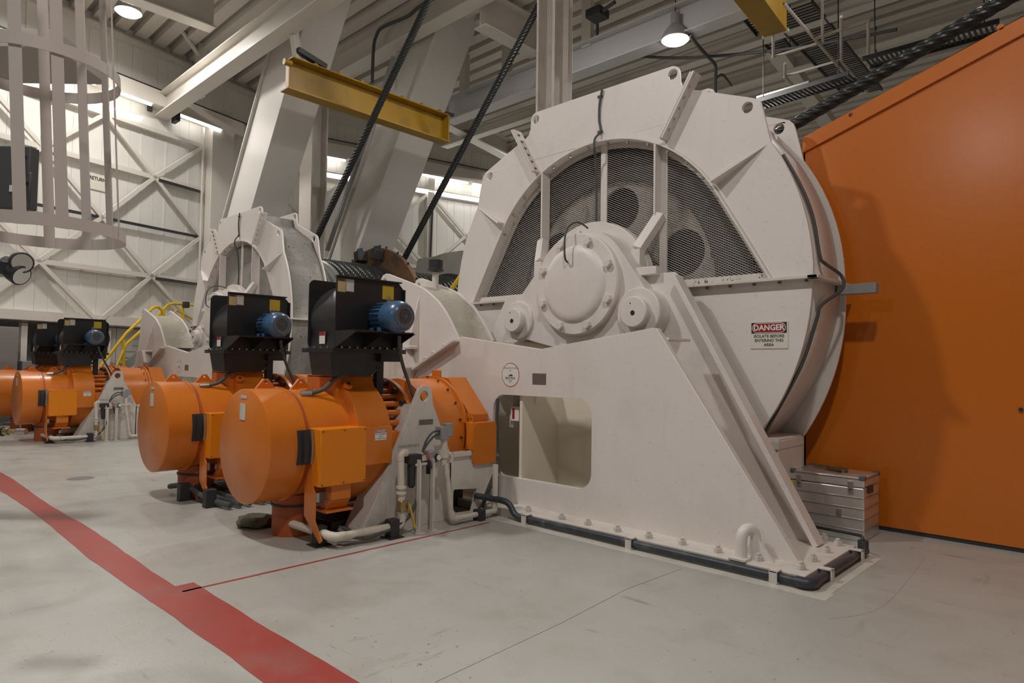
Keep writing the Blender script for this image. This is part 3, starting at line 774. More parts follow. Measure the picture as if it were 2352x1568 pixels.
m.build('gear_wheel', mat('black_grease', (.045, .042, .038), .45, scale=4, var=.4, speck=.5, speckcol=(.3, .28, .25)), case)
MB().cyl((XC, 7.10, ZC), (XC, 7.16, ZC), 2.1, n=48).build('shade_backing', INNER, case)  # near-black disc painting the shade inside the case behind the wheel

# ---- pedestal
ped = thing('bearing_pedestal', 'white welded bearing pedestal with bolted base and round cornered opening', 'pedestal', (XC, 5.7, 0))
YP = 5.38
MB().mm(-7.55, -1.82, 5.07, 6.26, 0, .085).build('base_plate', WHITE2, ped, .006)
def rr(x0, x1, z0, z1, r, n=5):
    P = []
    for cx, cz, a in ((x1-r, z0+r, -90), (x1-r, z1-r, 0), (x0+r, z1-r, 90), (x0+r, z0+r, 180)):
        P += [(cx+r*math.cos(R(a+90*i/n)), cz+r*math.sin(R(a+90*i/n))) for i in range(n+1)]
    return P
front = [(-1.95, .06), (-3.26, 1.97), (-3.30, 1.975), (XC+.02, 1.785), (-5.97, 1.945), (-6.80, 1.58), (-7.05, 1.50), (-7.5, .06)]
opening = rr(-5.40, -4.0, .365, 1.275, .17)
MB().prism(front, 'Y', YP-.02, YP+.05, [opening]).build('front_web', WHITE, ped, .004)
rear = [(-2.04, .06), (-3.44, 2.55), (-3.50, 2.60), (-3.90, 2.60), (-4.0, 2.2), (-4.3, 1.9), (-5.1, 1.9), (-5.55, 2.5), (-5.9, 2.5), (-7.4, .06)]
MB().prism(rear, 'Y', 6.08, 6.13).build('rear_web', WHITE, ped, .004)
MB().bar((-2.05, 6.03, .085), (-3.44, 6.03, 2.54), .16, .05, (.87, 0, .5)).build('end_flange', WHITE, ped, .004)
MB().mm(-5.02, -4.98, YP+.02, 6.08, .06, 1.5).build('stiffener', CREAM, ped)
MB().mm(-5.95, -3.55, 6.02, 6.08, .06, 1.9).build('inner_lining', CREAM, ped)
MB().mm(-3.93, -3.66, 6.0, 6.14, 2.58, 2.67).build('cap_block', WHITE, ped, .01)
MB().mm(-3.33, -3.17, YP+.05, YP+.45, 1.86, 1.885).build('gusset', WHITE, ped, .003)
# anchor bolts
nut0 = None
for px, py in ((1213, 1170), (1290, 1188), (1350, 1201), (1418, 1216), (1490, 1231), (1567, 1246), (1649, 1264), (1742, 1283), (1840, 1303), (1867, 1284), (1898, 1264), (1925, 1248), (1893, 1236)):
    q = onZ(px, py+4, .085)
    if nut0 is None:
        nut0 = hexnut(q, (0, 0, 1), .036, .038, .022).build('anchor_bolt', WHITE2, ped, .003); q0 = q
    else:
        o = nut0.copy(); col.objects.link(o); o.parent = ped; o.location = q-q0
# lifting lug on the base
q = onZ(1708, 1287, .085)
m = MB(); arc = [(q.x-.02+.0, 0)]
lu = Vector((.45, .89, 0))
lug = [Vector((q.x, q.y+.09, .235))+lu*.07*math.cos(R(a))+Vector((0, 0, .085*math.sin(R(a)))) for a in range(0, 181, 15)]
lug = [Vector((q.x, q.y+.09, .09))+lu*.075]+lug+[Vector((q.x, q.y+.09, .09))-lu*.075]
m.tube(lug, .045, 12); m.build('lifting_lug', WHITE, ped)
MB().mm(q.x-.10, q.x+.04, q.y-.06, q.y+.06, .085, .105).build('lug_pad', WHITE2, ped, .003)
MB().prism([(q.x+.03, .085), (q.x+.20, .085), (q.x+.03, .30)], 'Y', q.y+.10, q.y+.13).build('lug_gusset', WHITE, ped)
# things seen through the opening
MB().cyl((-5.25, 5.60, 1.28), (-5.25, 5.72, 1.28), .30, n=32).build('inner_boss', WHITE, ped, .006)
MB().mm(-5.27, -5.22, 5.50, 5.60, .9, 1.5).build('inner_strap', WHITE2, ped)
# stickers
st_ = thing('maker_sticker', 'round white maker sticker with dark red border on the near pedestal', 'sticker', (-5.13, YP-.02, 1.40))
MB().prism(circ(-5.132, 1.50, .135, 36), 'Y', YP-.0215, YP-.02).build('border', SIGNRED, st_, smooth=0)
MB().prism(circ(-5.132, 1.50, .128, 36), 'Y', YP-.0225, YP-.0215).build('disc', SIGNWHITE, st_, smooth=0)
text_mesh('MANUFACTURED', .028, (-5.132, YP-.0228, 1.575), XR, ZU, INK, 'lettering', st_, .0)
text_mesh('BY', .024, (-5.132, YP-.0228, 1.545), XR, ZU, INK, 'lettering', st_, .0)
text_mesh('BUCYRUS', .034, (-5.132, YP-.0228, 1.463), XR, ZU, INK, 'lettering', st_, .03)
m = MB()
for a in ([(-.035, 1.485), (-.012, 1.507), (-.004, 1.485)], [(-.008, 1.485), (.006, 1.515), (.022, 1.485)], [(.014, 1.498), (.024, 1.510), (.040, 1.485), (.024, 1.485)], [(-.022, 1.442), (-.010, 1.442), (.0, 1.405)], [(.022, 1.442), (.010, 1.442), (.004, 1.410)]):
    m.prism([(-5.132+x, z) for x, z in a], 'Y', YP-.0228, YP-.0225)
m.build('emblem', INK, st_, smooth=0)
np_ = tag(MB().mm(-4.80, -4.605, YP-.024, YP-.02, 1.405, 1.525).build('name_plate', NAMEP, None, .002), 'small dull metal name plate on the near pedestal', 'plate')
np_.location = (0, 0, 0)

# ---- bearing housing with bolted cap
YB0 = 5.93
XB, ZB = XC+.0, 2.52
bh = thing('bearing_housing', 'white round bearing housing with eight bolts and two pins on near pedestal', 'bearing housing', (XB, 5.9, 1.8))
pl = onY(1189, 736, YB0-.05); pr = onY(1462, 717, YB0-.08)
def hull2(circs, n=40):
    pts = []
    for cx, cz, r in circs: pts += [(cx+r*math.cos(2*math.pi*i/n), cz+r*math.sin(2*math.pi*i/n)) for i in range(n)]
    pts = sorted(set(pts)); 
    def cr(o, a, b): return (a[0]-o[0])*(b[1]-o[1])-(a[1]-o[1])*(b[0]-o[0])
    lo = []
    for p in pts:
        while len(lo) >= 2 and cr(lo[-2], lo[-1], p) <= 0: lo.pop()
        lo.append(p)
    hi = []
    for p in reversed(pts):
        while len(hi) >= 2 and cr(hi[-2], hi[-1], p) <= 0: hi.pop()
        hi.append(p)
    return lo[:-1]+hi[:-1]
xb, zb_ = onY(1318, 652, YB0-.12).x, onY(1318, 652, YB0-.12).z
body = hull2([(xb+.03, zb_+.0, .62), (pl.x, pl.z, .20), (pr.x, pr.z, .20), (xb, 1.85, .1)])
MB().prism(body, 'Y', YB0-.02, 6.24).build('body', WHITE, bh, .012)
MB().lathe((xb, 0, zb_), (0, 1, 0), [(.56, YB0-.105), (.575, YB0-.09), (.575, YB0-.02)], 56).build('cap_flange', WHITE, bh)
MB().lathe((xb-.01, 0, zb_), (0, 1, 0), [(.0, YB0-.150), (.34, YB0-.150), (.39, YB0-.143), (.42, YB0-.125), (.44, YB0-.104)], 48).build('cap', WHITE, bh, smooth=50)
for k in range(8):
    q = R(22.5+45*k); hexnut((xb+.50*math.cos(q), YB0-.105, zb_+.50*math.sin(q)), (0, -1, 0), .048, .05).build('cap_bolt', WHITE, bh, .004)
for P, rr_ in ((pl, 1.0), (pr, 1.12)):
    MB().lathe((P.x, 0, P.z), (0, 1, 0), [(.225*rr_, YB0-.06), (.235*rr_, YB0-.05), (.235*rr_, 6.24)], 36).build('pin_boss', WHITE, bh)
    MB().lathe((P.x, 0, P.z), (0, 1, 0), [(.135*rr_, YB0-.155), (.145*rr_, YB0-.145), (.145*rr_, YB0-.05)], 32).build('pin', WHITE, bh)
    MB().cyl((P.x, YB0-.158, P.z-.01), (P.x, YB0-.15, P.z-.01), .026, n=14).build('pin_hole', INK, bh)
    MB().cyl((P.x-.03, YB0-.158, P.z+.09), (P.x-.03, YB0-.15, P.z+.09), .007, n=8).build('pin_hole', INK, bh)
hz = [onY(1304, 602, YB0-.16), onY(1300, 598, YB0-.2), onY(1297, 585, YB0-.24), onY(1297, 550, YB0-.24), onY(1303, 525, YB0-.2), onY(1318, 512, YB0-.1), onY(1335, 513, YB0+.05), onY(1350, 524, YB0+.2)]
MB().tube(smoothpath(hz), .011, 6).build('grease_hose', RUBBER, bh)

# ---- pinion cover on the left
pcv = thing('pinion_cover', 'white pinion cover with dusty curved top beside the near pedestal', 'gear cover', (-7.6, 5.7, 1.5))
top = [(-7.66, 2.72), (-7.66, 2.78), (-7.62, 2.83), (-7.55, 2.85), (-7.50, 2.845)]
arcp = [(-6.90, 2.655), (-6.72, 2.585), (-6.57, 2.50), (-6.42, 2.40), (-6.29, 2.28), (-6.17, 2.14), (-6.08, 2.01), (-6.02, 1.92)]
fp = top+arcp+[(-6.77, 1.565), (-6.92, 1.50), (-7.95, 1.42), (-7.74, 2.30)]
hol = [circ(-7.57, 2.755, .035, 12)]
MB().prism(fp, 'Y', 5.36, 5.40, hol).build('front_plate', WHITE, pcv, .004)
MB().prism(fp, 'Y', 5.95, 5.99, hol).build('rear_plate', WHITE, pcv, .004)
arc2 = [(-7.45, 2.70)]+[(x-.02, z-.015) for x, z in arcp]
n = len(arc2)
MB().add([(x, y, z) for y in (5.40, 5.95) for x, z in arc2], [(i, i+1, n+i+1, n+i) for i in range(n-1)]).build('rim', DUSTY, pcv, smooth=50)
arc3 = [(-7.90, 1.45), (-7.70, 2.30), (-7.60, 2.68), (-7.45, 2.70)]
n = len(arc3)
MB().add([(x, y, z) for y in (5.40, 5.95) for x, z in arc3], [(i, i+1, n+i+1, n+i) for i in range(n-1)]).build('rim', DUSTY, pcv, smooth=50)
MB().bar((-6.0, 5.32, 1.90), (-6.80, 5.32, 1.54), .12, .03, (0, 0, 1)).build('split_flange', WHITE2, pcv, .003)
for k in (.3, .55, .75): hexnut(Vector((-6.0, 5.31, 1.93)).lerp(Vector((-6.8, 5.31, 1.57)), k), (.4, 0, .9), .03, .04).build('flange_bolt', WHITE2, pcv)
A, B, Cc = Vector((-6.80, 5.36, 2.50)), Vector((-6.80, 5.36, 1.85)), Vector((-6.80, 5.20, 1.85)); t3 = Vector((.012, 0, 0))
MB().add([A+t3, B+t3, Cc+t3, A-t3, B-t3, Cc-t3], [(0, 1, 2), (3, 5, 4), (0, 3, 4, 1), (1, 4, 5, 2), (2, 5, 3, 0)]).build('gusset', WHITE, pcv)
MB().mm(-7.3, -6.80, 5.24, 5.36, 1.80, 1.83).build('ledge', WHITE2, pcv, .003)
MB().prism([(-7.15, .9), (-6.80, 1.56), (-6.95, 1.84), (-7.3, 1.84), (-7.5, 1.5), (-7.5, .9)], 'Y', 5.18, 5.355).build('pinion_boss', WHITE2, pcv, .01)
MB().mm(-8.4, -7.4, 5.42, 5.93, .09, 1.45).build('lower_box', WHITE, pcv, .01)
# breather post behind the cover
bp_ = onY(1000, 640, 5.8)
br = thing('breather_cap', 'dark ribbed breather cap on a short white pipe behind the pinion cover', 'breather', (bp_.x, 5.8, 2.5))
MB().cyl((bp_.x, 5.8, 2.55), (bp_.x, 5.8, onY(1000, 618, 5.8).z), .045, n=14).build('pipe', WHITE2, br)
z1 = onY(1000, 622, 5.8).z; z2 = onY(1000, 598, 5.8).z
MB().lathe((bp_.x, 5.8, 0), (0, 0, 1), [(.06, z1-.02), (.115, z1), (.115, z1+.02), (.10, z1+.03), (.105, z2), (.03, z2+.012)], 20).build('cap', DARK, br)

# ---- orange motor
XM, ZM = -5.86, .845
YF = 2.66
mo = thing('electric_motor', 'orange drum shaped electric motor nearest the red floor line with bright terminal box', 'motor', (XM, 3.3, 0))
MB().lathe((XM, 0, ZM), (0, 1, 0), [(.505, YF), (.515, YF+.006), (.515, YF+.33)], 72).build('end_cap', ORANGE, mo)
MB().lathe((XM, 0, ZM), (0, 1, 0), [(.50, YF+.33), (.50, YF+.85)], 72).build('body', ORANGE, mo)
MB().ring((XM, 0, ZM), (0, 1, 0), .49, .523, YF+.31, YF+.335, 72).build('band', ORANGE, mo)
MB().ring((XM, 0, ZM), (0, 1, 0), .49, .508, YF+.345, YF+.375, 72).build('band', ORANGED, mo)
MB().ring((XM, 0, ZM), (0, 1, 0), .49, .512, YF+.80, YF+.83, 72).build('band', ORANGE, mo)
sh = [(XM+.62*math.cos(R(a)), ZM+.62*math.sin(R(a))) for a in range(-240, 61, 5)]
sh = sh+[(XM+.27, 1.478), (XM-.27, 1.478)]
MB().prism(sh, 'Y', YF+.81, YF+1.17).build('shroud', ORANGE, mo, .006)
MB().mm(XM-.27, XM+.27, YF+.76, YF+.81, 1.25, 1.478).build('seat_front', ORANGE, mo, .003)
MB().mm(XM-.26, XM+.26, YF+.76, YF+1.20, 1.462, 1.485).build('blower_seat', ORANGE, mo, .005)
pL = onX(800, 882, -5.50); d_ = Vector((.57, 0, .82)); MB().cyl(pL-d_*.03, pL+d_*.01, .045, n=16).build('lug_boss', ORANGE, mo); MB().cyl(pL, pL+d_*.013, .018, n=12).build('lug_hole', INK, mo)
MB().lathe((XM, 0, ZM), (0, 1, 0), [(.42, YF+1.16), (.42, YF+1.50)], 48).build('neck', ORANGED, mo)
for k in range(13):
    q = R(20+k*12); MB().cyl((XM+.51*math.cos(q), YF+1.16, ZM+.51*math.sin(q)), (XM+.51*math.cos(q), YF+1.45, ZM+.51*math.sin(q)), .030, n=12).build('tie_bar', ORANGE, mo)
MB().prism([(XM+.58*math.cos(R(a)), ZM+.58*math.sin(R(a))) for a in range(-200, 16, 10)], 'Y', YF+1.16, YF+1.45).build('lower_casing', ORANGE, mo, .01)
MB().ring((XM, 0, ZM), (0, 1, 0), .30, .615, YF+1.45, YF+1.50, 64).build('flange', ORANGE, mo, .004)
fb = None
for k in range(20):
    q = R(18*k+4); p = Vector((XM+.572*math.cos(q), YF+1.45, ZM+.572*math.sin(q)))
    if fb is None: fb = hexnut(p, (0, -1, 0), .030, .045).build('flange_bolt', DARK, mo); fp0 = p
    else:
        o = fb.copy(); col.objects.link(o); o.parent = mo; o.location = p-fp0
# terminal box
bx0, bx1, by0, by1, bz0, bz1 = -5.345, -5.20, 3.05, 3.52, .515, 1.02
tb = MB().mm(bx0-.12, bx1, by0, by1, bz0, bz1).build('terminal_box', mat('bright_orange_box', (.80, .235, .004), .38, scale=4, var=.03), mo, .006)
for yy in (by0+.02, (by0+by1)/2, by1-.02):
    for zz in (bz0+.02, bz1-.02): MB().cyl((bx1, yy, zz), (bx1+.006, yy, zz), .006, n=6).build('screw', DARK, tb)
MB().mm(-5.42, -5.212, by1, 3.82, .66, 1.01).build('side_panel', ORANGE, mo, .006)
m = MB().mm(-5.34, -5.24, by0+.14, by0+.34, .38, .52); m.add([(-5.34, by0+.14, .38), (-5.24, by0+.14, .38), (-5.24, by0+.34, .38), (-5.34, by0+.34, .38), (-5.46, by0+.14, .28), (-5.32, by0+.14, .28), (-5.32, by0+.34, .28), (-5.46, by0+.34, .28)], [(0, 1, 5, 4), (1, 2, 6, 5), (2, 3, 7, 6), (3, 0, 4, 7), (4, 5, 6, 7)])
m.build('cable_spout', ORANGE, mo, .003)
MB().mm(-5.50, -5.26, by0+.10, by0+.38, .265, .285).build('spout_flange', ORANGE, mo)
br_ = [(-5.44, .75), (-5.30, .75), (-5.30, .62), (-5.255, .50), (-5.255, .24), (-5.08, .055), (-5.14, .02), (-5.33, .19), (-5.40, .3), (-5.44, .4)]
MB().prism([(-5.45, .76), (-5.32, .76), (-5.30, .50), (-5.255, .46), (-5.255, .22), (-5.13, .07), (-5.17, .04), (-5.44, .24)], 'Y', by0-.012, by0).build('support_strap', ORANGE, mo, .002)
MB().mm(-5.26, -5.255, by0-.005, by0+.03, .38, .46).build('tag', STEEL, mo)
# sign on side panel
s = MB().mm(-5.212, -5.210, 3.62, 3.75, .885, .985).build('danger_label', SIGNWHITE, mo, smooth=0)
MB().mm(-5.210, -5.209, 3.623, 3.747, .955, .983).build('danger_header', SIGNRED, s, smooth=0)
YD = (0, 1, 0)
text_mesh('DANGER', .026, (-5.2085, 3.685, .969), YD, ZU, SIGNWHITE, 'lettering', s, .03)
for i, s_ in enumerate(('THIS EQUIPMENT', 'STARTS', 'AUTOMATICALLY')): text_mesh(s_, .016, (-5.2095, 3.685, .94-i*.02), YD, ZU, INK, 'lettering', s, .01)
# latch on the seam
def surf(deg, y, r): return Vector((XM+r*math.cos(R(deg)), y, ZM+r*math.sin(R(deg))))
def curved_plate(d0, d1, y0, y1, r0_, r1_, n=6):
    m = MB(); vs = []
    for i in range(n+1):
        d = d0+(d1-d0)*i/n
        vs += [surf(d, y0, r0_), surf(d, y1, r0_), surf(d, y1, r1_), surf(d, y0, r1_)]
    fs = [(4*i+k, 4*i+(k+1) % 4, 4*i+4+(k+1) % 4, 4*i+4+k) for i in range(n) for k in range(4)]+[(0, 1, 2, 3), (4*n, 4*n+3, 4*n+2, 4*n+1)]
    return m.add(vs, fs)
curved_plate(-15, 18, YF+.25, YF+.40, .515, .535).build('latch_plate', DARK, mo)
curved_plate(-12, 15, YF+.29, YF+.33, .53, .565).build('latch_hinge', DARK, mo)
curved_plate(-14, 17, YF+.36, YF+.385, .53, .56).build('latch_hinge', STEEL, mo)
# stickers on end cap
q = onY(557, 945, YF-.003); MB().mm(q.x-.055, q.x+.055, YF-.004, YF-.001, q.z-.075, q.z+.075).build('cap_sticker', STICKG, mo, smooth=0)
q = onY(560, 911, YF-.003); MB().mm(q.x-.055, q.x+.055, YF-.004, YF-.001, q.z-.014, q.z+.014).build('cap_label', STICKG, mo, smooth=0)
# foot
MB().lathe((XM+.02, YF+.50, 0), (0, 0, 1), [(.20, 0), (.20, .38)], 32).build('foot', ORANGED, mo)
MB().lathe((XM+.02, YF+.50, 0), (0, 0, 1), [(.212, .27), (.212, .29)], 32).build('foot_band', DARK, mo)
MB().mm(XM-.25, XM+.30, YF+.74, YF+1.3, 0, .10).build('skid', DARK, mo, .01)
# lifting lugs on top
for yy in (YF+.26, YF+.62):
    MB().prism([(yy-.13, ZM+.47), (yy+.13, ZM+.47), (yy+.025, ZM+.60), (yy-.025, ZM+.60)], 'X', XM-.16, XM-.13, [circ(yy, ZM+.57, .016, 10)]).build('lifting_lug', ORANGE, mo, .003)
MB().mm(XM-.04, XM+.10, YF+.55, YF+.62, ZM+.49, ZM+.51).build('hose_pad', ORANGE, mo)
# grey hose over the top
hp = [onX(690, 904, -5.66), onX(715, 902, -5.64), onX(745, 892, -5.60), onX(772, 868, -5.56), onX(808, 857, -5.53), onX(845, 860, -5.53), onX(862, 848, -5.56)]
MB().tube(smoothpath(hp), .022, 8).build('hose', RUBBER, mo)
MB().cyl(hp[0], hp[1], .028, n=10).build('hose_end', STEEL, mo)

# ---- black blower with blue motor
bl = thing('cooling_blower', 'black sheet metal cooling blower with blue fan motor over the nearest orange motor', 'blower', (-5.65, 3.7, 1.48))
XF, XK = -5.40, -5.90
yA, yB_, zA, zB_ = 3.285, 4.06, 1.745, 2.41
fpl = [(yA, zA), (yB_, zA), (yB_, zB_-.06), (yB_-.06, zB_), (yA, zB_+.01)]
MB().prism(fpl, 'X', XF-.01, XF).build('front_plate', BLACK, bl, .004)
MB().mm(XF-.01, XF+.035, yA, yB_-.05, zB_-.002, zB_+.012).build('front_lip', BLACK, bl)
MB().mm(XF-.01, XF+.03, yB_-.012, yB_, zA+.15, zB_-.06).build('front_lip', BLACK, bl)
MB().prism(rr(yA-.0, yB_, zA, zB_+.01, .06), 'X', XK, XK+.012).build('rear_plate', BLACK, bl, .003)
scr = [(yA+.02, zA)]+[(3.70-.40*math.cos(R(a)), 2.02+.36*math.sin(R(a))) for a in range(-20, 181, 10)]+[(yB_-.02, zA)]
MB().prism(scr, 'X', XK+.01, XF-.01).build('scroll', BLACK, bl, smooth=40)
MB().mm(XK-.03, XF+.03, yA-.04, yB_+.02, zA-.02, zA).build('base_flange', BLACK, bl)
MB().mm(XK-.03, XF+.03, yA-.04, yB_+.02, zA-.04, zA-.022).build('base_flange', BLACK, bl)
for k in range(9):
    p = Vector((XF+.015, yA+.06+k*.085, zA)); hexnut(p, (0, 0, 1), .012, .016).build('bolt', STEEL, bl)
for k in range(4):
    p = Vector((XK+.06+k*.12, yA-.025, zA)); hexnut(p, (0, 0, 1), .012, .016).build('bolt', STEEL, bl)
# duct
def frustum(y0, y1, x0, x1, z1, y2, y3, x2, x3, z0):
    vs = [(x0, y0, z1), (x1, y0, z1), (x1, y1, z1), (x0, y1, z1), (x2, y2, z0), (x3, y2, z0), (x3, y3, z0), (x2, y3, z0)]
    return MB().add(vs, [(0, 1, 2, 3), (4, 7, 6, 5), (0, 4, 5, 1), (1, 5, 6, 2), (2, 6, 7, 3), (3, 7, 4, 0)])
frustum(3.28, 3.88, -5.86, -5.46, zA-.04, 3.32, 3.76, -5.86, -5.50, 1.485).build('duct', BLACK, bl)
MB().mm(-5.62, -5.55, 3.86, 3.94, 1.30, zA-.04).build('stay_post', BLACK, bl)
MB().mm(-5.72, -5.40, 3.80, 4.04, zA-.12, zA-.03).build('stay_plate', BLACK, bl)
# shelf
XS = -5.08
MB().mm(XF, XS, yA, 3.95, 1.892, 1.905).build('shelf', BLACK, bl)
for yy in (yA, 3.60, 3.94):
    MB().prism([(XF, zA), (XF, 1.892), (XS+.03, 1.892)], 'Y', yy, yy+.008).build('shelf_gusset', BLACK, bl)
# blue fan motor
fm = (0, 3.685, 2.022)
yc, zc = 3.745, 2.048
bm_ = MB().lathe((0, yc, zc), (1, 0, 0), [(.11, XF+.02), (.125, XF+.04), (.125, -5.15)], 32).build('motor_body', BLUE, bl)
for k in range(20):
    q = R(18*k+9); d = Vector((0, math.cos(q), math.sin(q)))
    MB().bar(Vector((XF+.05, yc, zc))+d*.133, Vector((-5.16, yc, zc))+d*.133, .004, .024, d).build('cooling_fin', BLUE, bm_)
MB().lathe((0, yc, zc), (1, 0, 0), [(.140, -5.19), (.153, -5.16), (.153, -5.06), (.143, -5.0), (.12, -4.965), (.108, -4.955)], 40).build('fan_cowl', BLUE, bl)
gr_ = MB().lathe((0, yc, zc), (1, 0, 0), [(.0, -4.953), (.112, -4.956)], 32).build('fan_grille', DARK, bl)
for rr_ in (.03, .05, .07, .09, .105): MB().ring((0, yc, zc), (1, 0, 0), rr_-.002, rr_+.002, -4.954, -4.95, 28).build('grille_ring', STEEL, gr_)
MB().cyl((-4.955, yc, zc), (-4.948, yc, zc), .018, n=14).build('grille_hub', BLUE, gr_)
for xx in (-5.33, -5.20):
    for s in (-1, 1): MB().mm(xx-.03, xx+.03, yc+s*.09-.03, yc+s*.09+.03, 1.905, 1.945).build('motor_foot', BLUE, bl, .004)
MB().mm(XF+.06, -5.17, yc-.06, yc+.06, zc+.115, zc+.138).build('junction_lid', BLUE, bl, .004)
MB().ring((-5.22, yc, zc+.175), (1, 0, 0), .016, .026, -.004, .004, 16).build('eye_bolt', STEEL, bl)
# stickers
def stick(y0, y1, z0, z1, m_, n_='label'): return MB().mm(XF, XF+.0015, y0, y1, z0, z1).build(n_, m_, bl, smooth=0)
stick(yA+.015, yA+.10, 2.27, 2.395, STICKT); stick(yA+.105, yA+.19, 2.28, 2.395, STICKG); stick(3.80, 3.935, 2.24, 2.375, STICKY)
s = stick(yA+.02, yA+.09, 2.372, 2.392, INK)
lb = MB().mm(-5.74, -5.645, yA-.0, yA+.018, 1.79, 1.90); lb = MB().mm(-5.75, -5.64, yA+.004, yA+.0045, 1.785, 1.895)
q0 = 0
MB().mm(-5.70, -5.60, yA+.012, yA+.016, 1.785, 1.90).build('danger_label', SIGNWHITE, bl, smooth=0)
MB().mm(-5.70, -5.60, yA+.010, yA+.012, 1.865, 1.90).build('danger_header', SIGNRED, bl, smooth=0)
cp = [onX(917, 770, -5.15), onX(918, 800, -5.2), onX(925, 838, -5.27), onX(942, 888, -5.30), onX(958, 940, -5.32)]
MB().tube(smoothpath(cp), .018, 7).build('power_cable', RUBBER, bl)

# ---- brake drum and its orange guard
bd = thing('brake_drum_guard', 'orange cylindrical brake drum cover with sloping guard beside the near pedestal', 'machine guard', (-5.93, 4.7, .25))
XD = -5.93
MB().lathe((XD, 0, ZM), (0, 1, 0), [(.40, 4.38), (.60, 4.39), (.60, 4.92), (.5, 4.93)], 64).build('drum', ORANGE, bd)
MB().ring((XD, 0, ZM), (0, 1, 0), .58, .63, 4.86, 4.89, 64).build('drum_ring', ORANGE, bd)
for k in range(9):
    q = R(-20+k*18); MB().cyl((XD+.61*math.cos(q), 4.80, ZM+.61*math.sin(q)), (XD+.625*math.cos(q), 4.80, ZM+.625*math.sin(q)), .014, n=8).build('rivet', DARK, bd)
MB().mm(-5.42, -5.21, 4.86, 5.22, .69, .985).build('guard_box', ORANGE, bd, .006)
MB().prism(rr(4.865, 5.22, .53, .98, .06), 'X', -5.21, -5.20).build('guard_panel', ORANGE, bd, .002)
A = [(-5.92, 1.47), (-5.62, 1.47), (-5.30, 1.08), (-5.30, .985), (-5.42, .985), (-5.5, 1.15)]
MB().prism([(-5.95, 1.46), (-5.70, 1.46), (-5.32, 1.06), (-5.32, .985), (-5.44, .985), (-5.60, 1.30)], 'Y', 4.93, 5.20).build('guard_chute', ORANGE, bd, .004)
MB().mm(-5.95, -5.80, 4.90, 4.915, 1.45, 1.54).build('guard_tab', ORANGE, bd, .002)
MB().mm(-5.44, -5.24, 4.90, 4.915, .97, 1.08).build('guard_tab', ORANGE, bd, .002)
for k in range(4): hexnut((-5.41+k*.045, 4.898, 1.03), (0, -1, 0), .010, .01).build('guard_bolt', STEEL, bd)

# ---- brake stand
bs = thing('brake_stand', 'white triangular brake stand with eye and box base beside the orange brake drum', 'machine stand', (-5.3, 4.3, 0))
tri = [(3.50, .0), (4.115, 1.30), (4.15, 1.36), (4.20, 1.385), (4.27, 1.385), (4.31, 1.34), (4.33, 1.20), (4.59, .655), (4.59, 0)]
MB().prism(tri, 'X', -5.27, -5.23, [circ(4.215, 1.285, .055, 16)]).build('side_plate', WHITE2, bs, .004)
MB().prism(tri, 'X', -6.52, -6.48, [circ(4.215, 1.285, .055, 16)]).build('side_plate', WHITE2, bs, .004)
MB().bar((-5.40, 3.53, .05), (-5.40, 4.10, 1.2), .26, .02, (0, -.9, .43)).build('edge_plate', WHITE2, bs)
blk = [(4.57, .66), (5.20, .68), (5.20, .41), (4.99, .06), (4.93, 0), (4.57, 0)]
MB().prism(blk, 'X', -5.27, -5.23, [[(4.625, .05), (4.90, .035), (4.965, .27), (4.90, .275), (4.64, .30), (4.625, .28)]]).build('box_side', WHITE2, bs, .004)
MB().mm(-5.70, -5.27, 4.57, 5.20, .645, .675).build('box_top', WHITE2, bs, .004)
MB().mm(-5.70, -5.66, 4.57, 5.15, 0, .65).build('box_back', INNER, bs)
MB().mm(-6.5, -5.26, 3.50, 4.62, 0, .05).build('base_plate', WHITE2, bs, .004)
MB().mm(-5.24, -5.20, 4.60, 4.85, .64, .69).build('box_cleat', WHITE2, bs, .004)
MB().ring((XM, 0, ZM), (0, 1, 0), .63, .72, YF+1.52, YF+1.64, 36, R(15), R(165), (1, 0, 0)).build('caliper_yoke', WHITE2, bs, .006)
MB().mm(-5.228, -5.226, 4.15, 4.33, 1.0, 1.05).build('name_plate', NAMEP, bs, smooth=0)
text_mesh('DRAG BRAKE A', .038, (-5.2285, 4.03, .80), YD, ZU, INKGREY, 'stencil', bs, .0)
# posts
for ya in (3.955, 4.12):
    p = MB().mm(-5.01, -4.95, ya, ya+.008, 0, .70).mm(-5.01, -5.002, ya, ya+.06, 0, .70)
    p.mm(-5.02, -4.94, ya-.01, ya+.07, 0, .008)
    p.build('angle_post', WHITE2, bs, .001)
MB().mm(-5.23, -5.0, 3.94, 4.2, .64, .66).build('post_bracket', WHITE2, bs)

# ---- air regulator set on the posts
ar = thing('air_regulator', 'compressed air filter and regulator set with gauge on the white brake stand', 'regulator', (-5.05, 4.1, .4))
XA = -5.05
MB().lathe((XA, 3.93, 0), (0, 0, 1), [(.02, .43), (.038, .45), (.042, .64), (.045, .66)], 16).build('filter_bowl', DARK, ar)
MB().mm(XA-.05, XA+.05, 3.87, 4.02, .66, .745).build('filter_head', DARK, ar, .008)
MB().mm(XA-.04, XA+.04, 4.02, 4.10, .675, .73).build('manifold', WHITE2, ar, .006)
MB().mm(XA-.05, XA+.05, 4.10, 4.22, .64, .76).build('regulator_body', GREYBOX, ar, .01)
MB().cyl((XA, 4.155, .54), (XA, 4.155, .65), .038, n=16).build('regulator_knob', DARK, ar)
MB().cyl((XA+.05, 4.20, .70), (XA+.08, 4.20, .70), .034, n=20).build('gauge', DARK, ar)
MB().cyl((XA+.08, 4.20, .70), (XA+.082, 4.20, .70), .028, n=20).build('gauge_face', SIGNWHITE, ar)
MB().bar((XA+.05, 4.06, .76), (XA+.08, 4.10, .66), .022, .014).build('lever', REDPL, ar, .004)
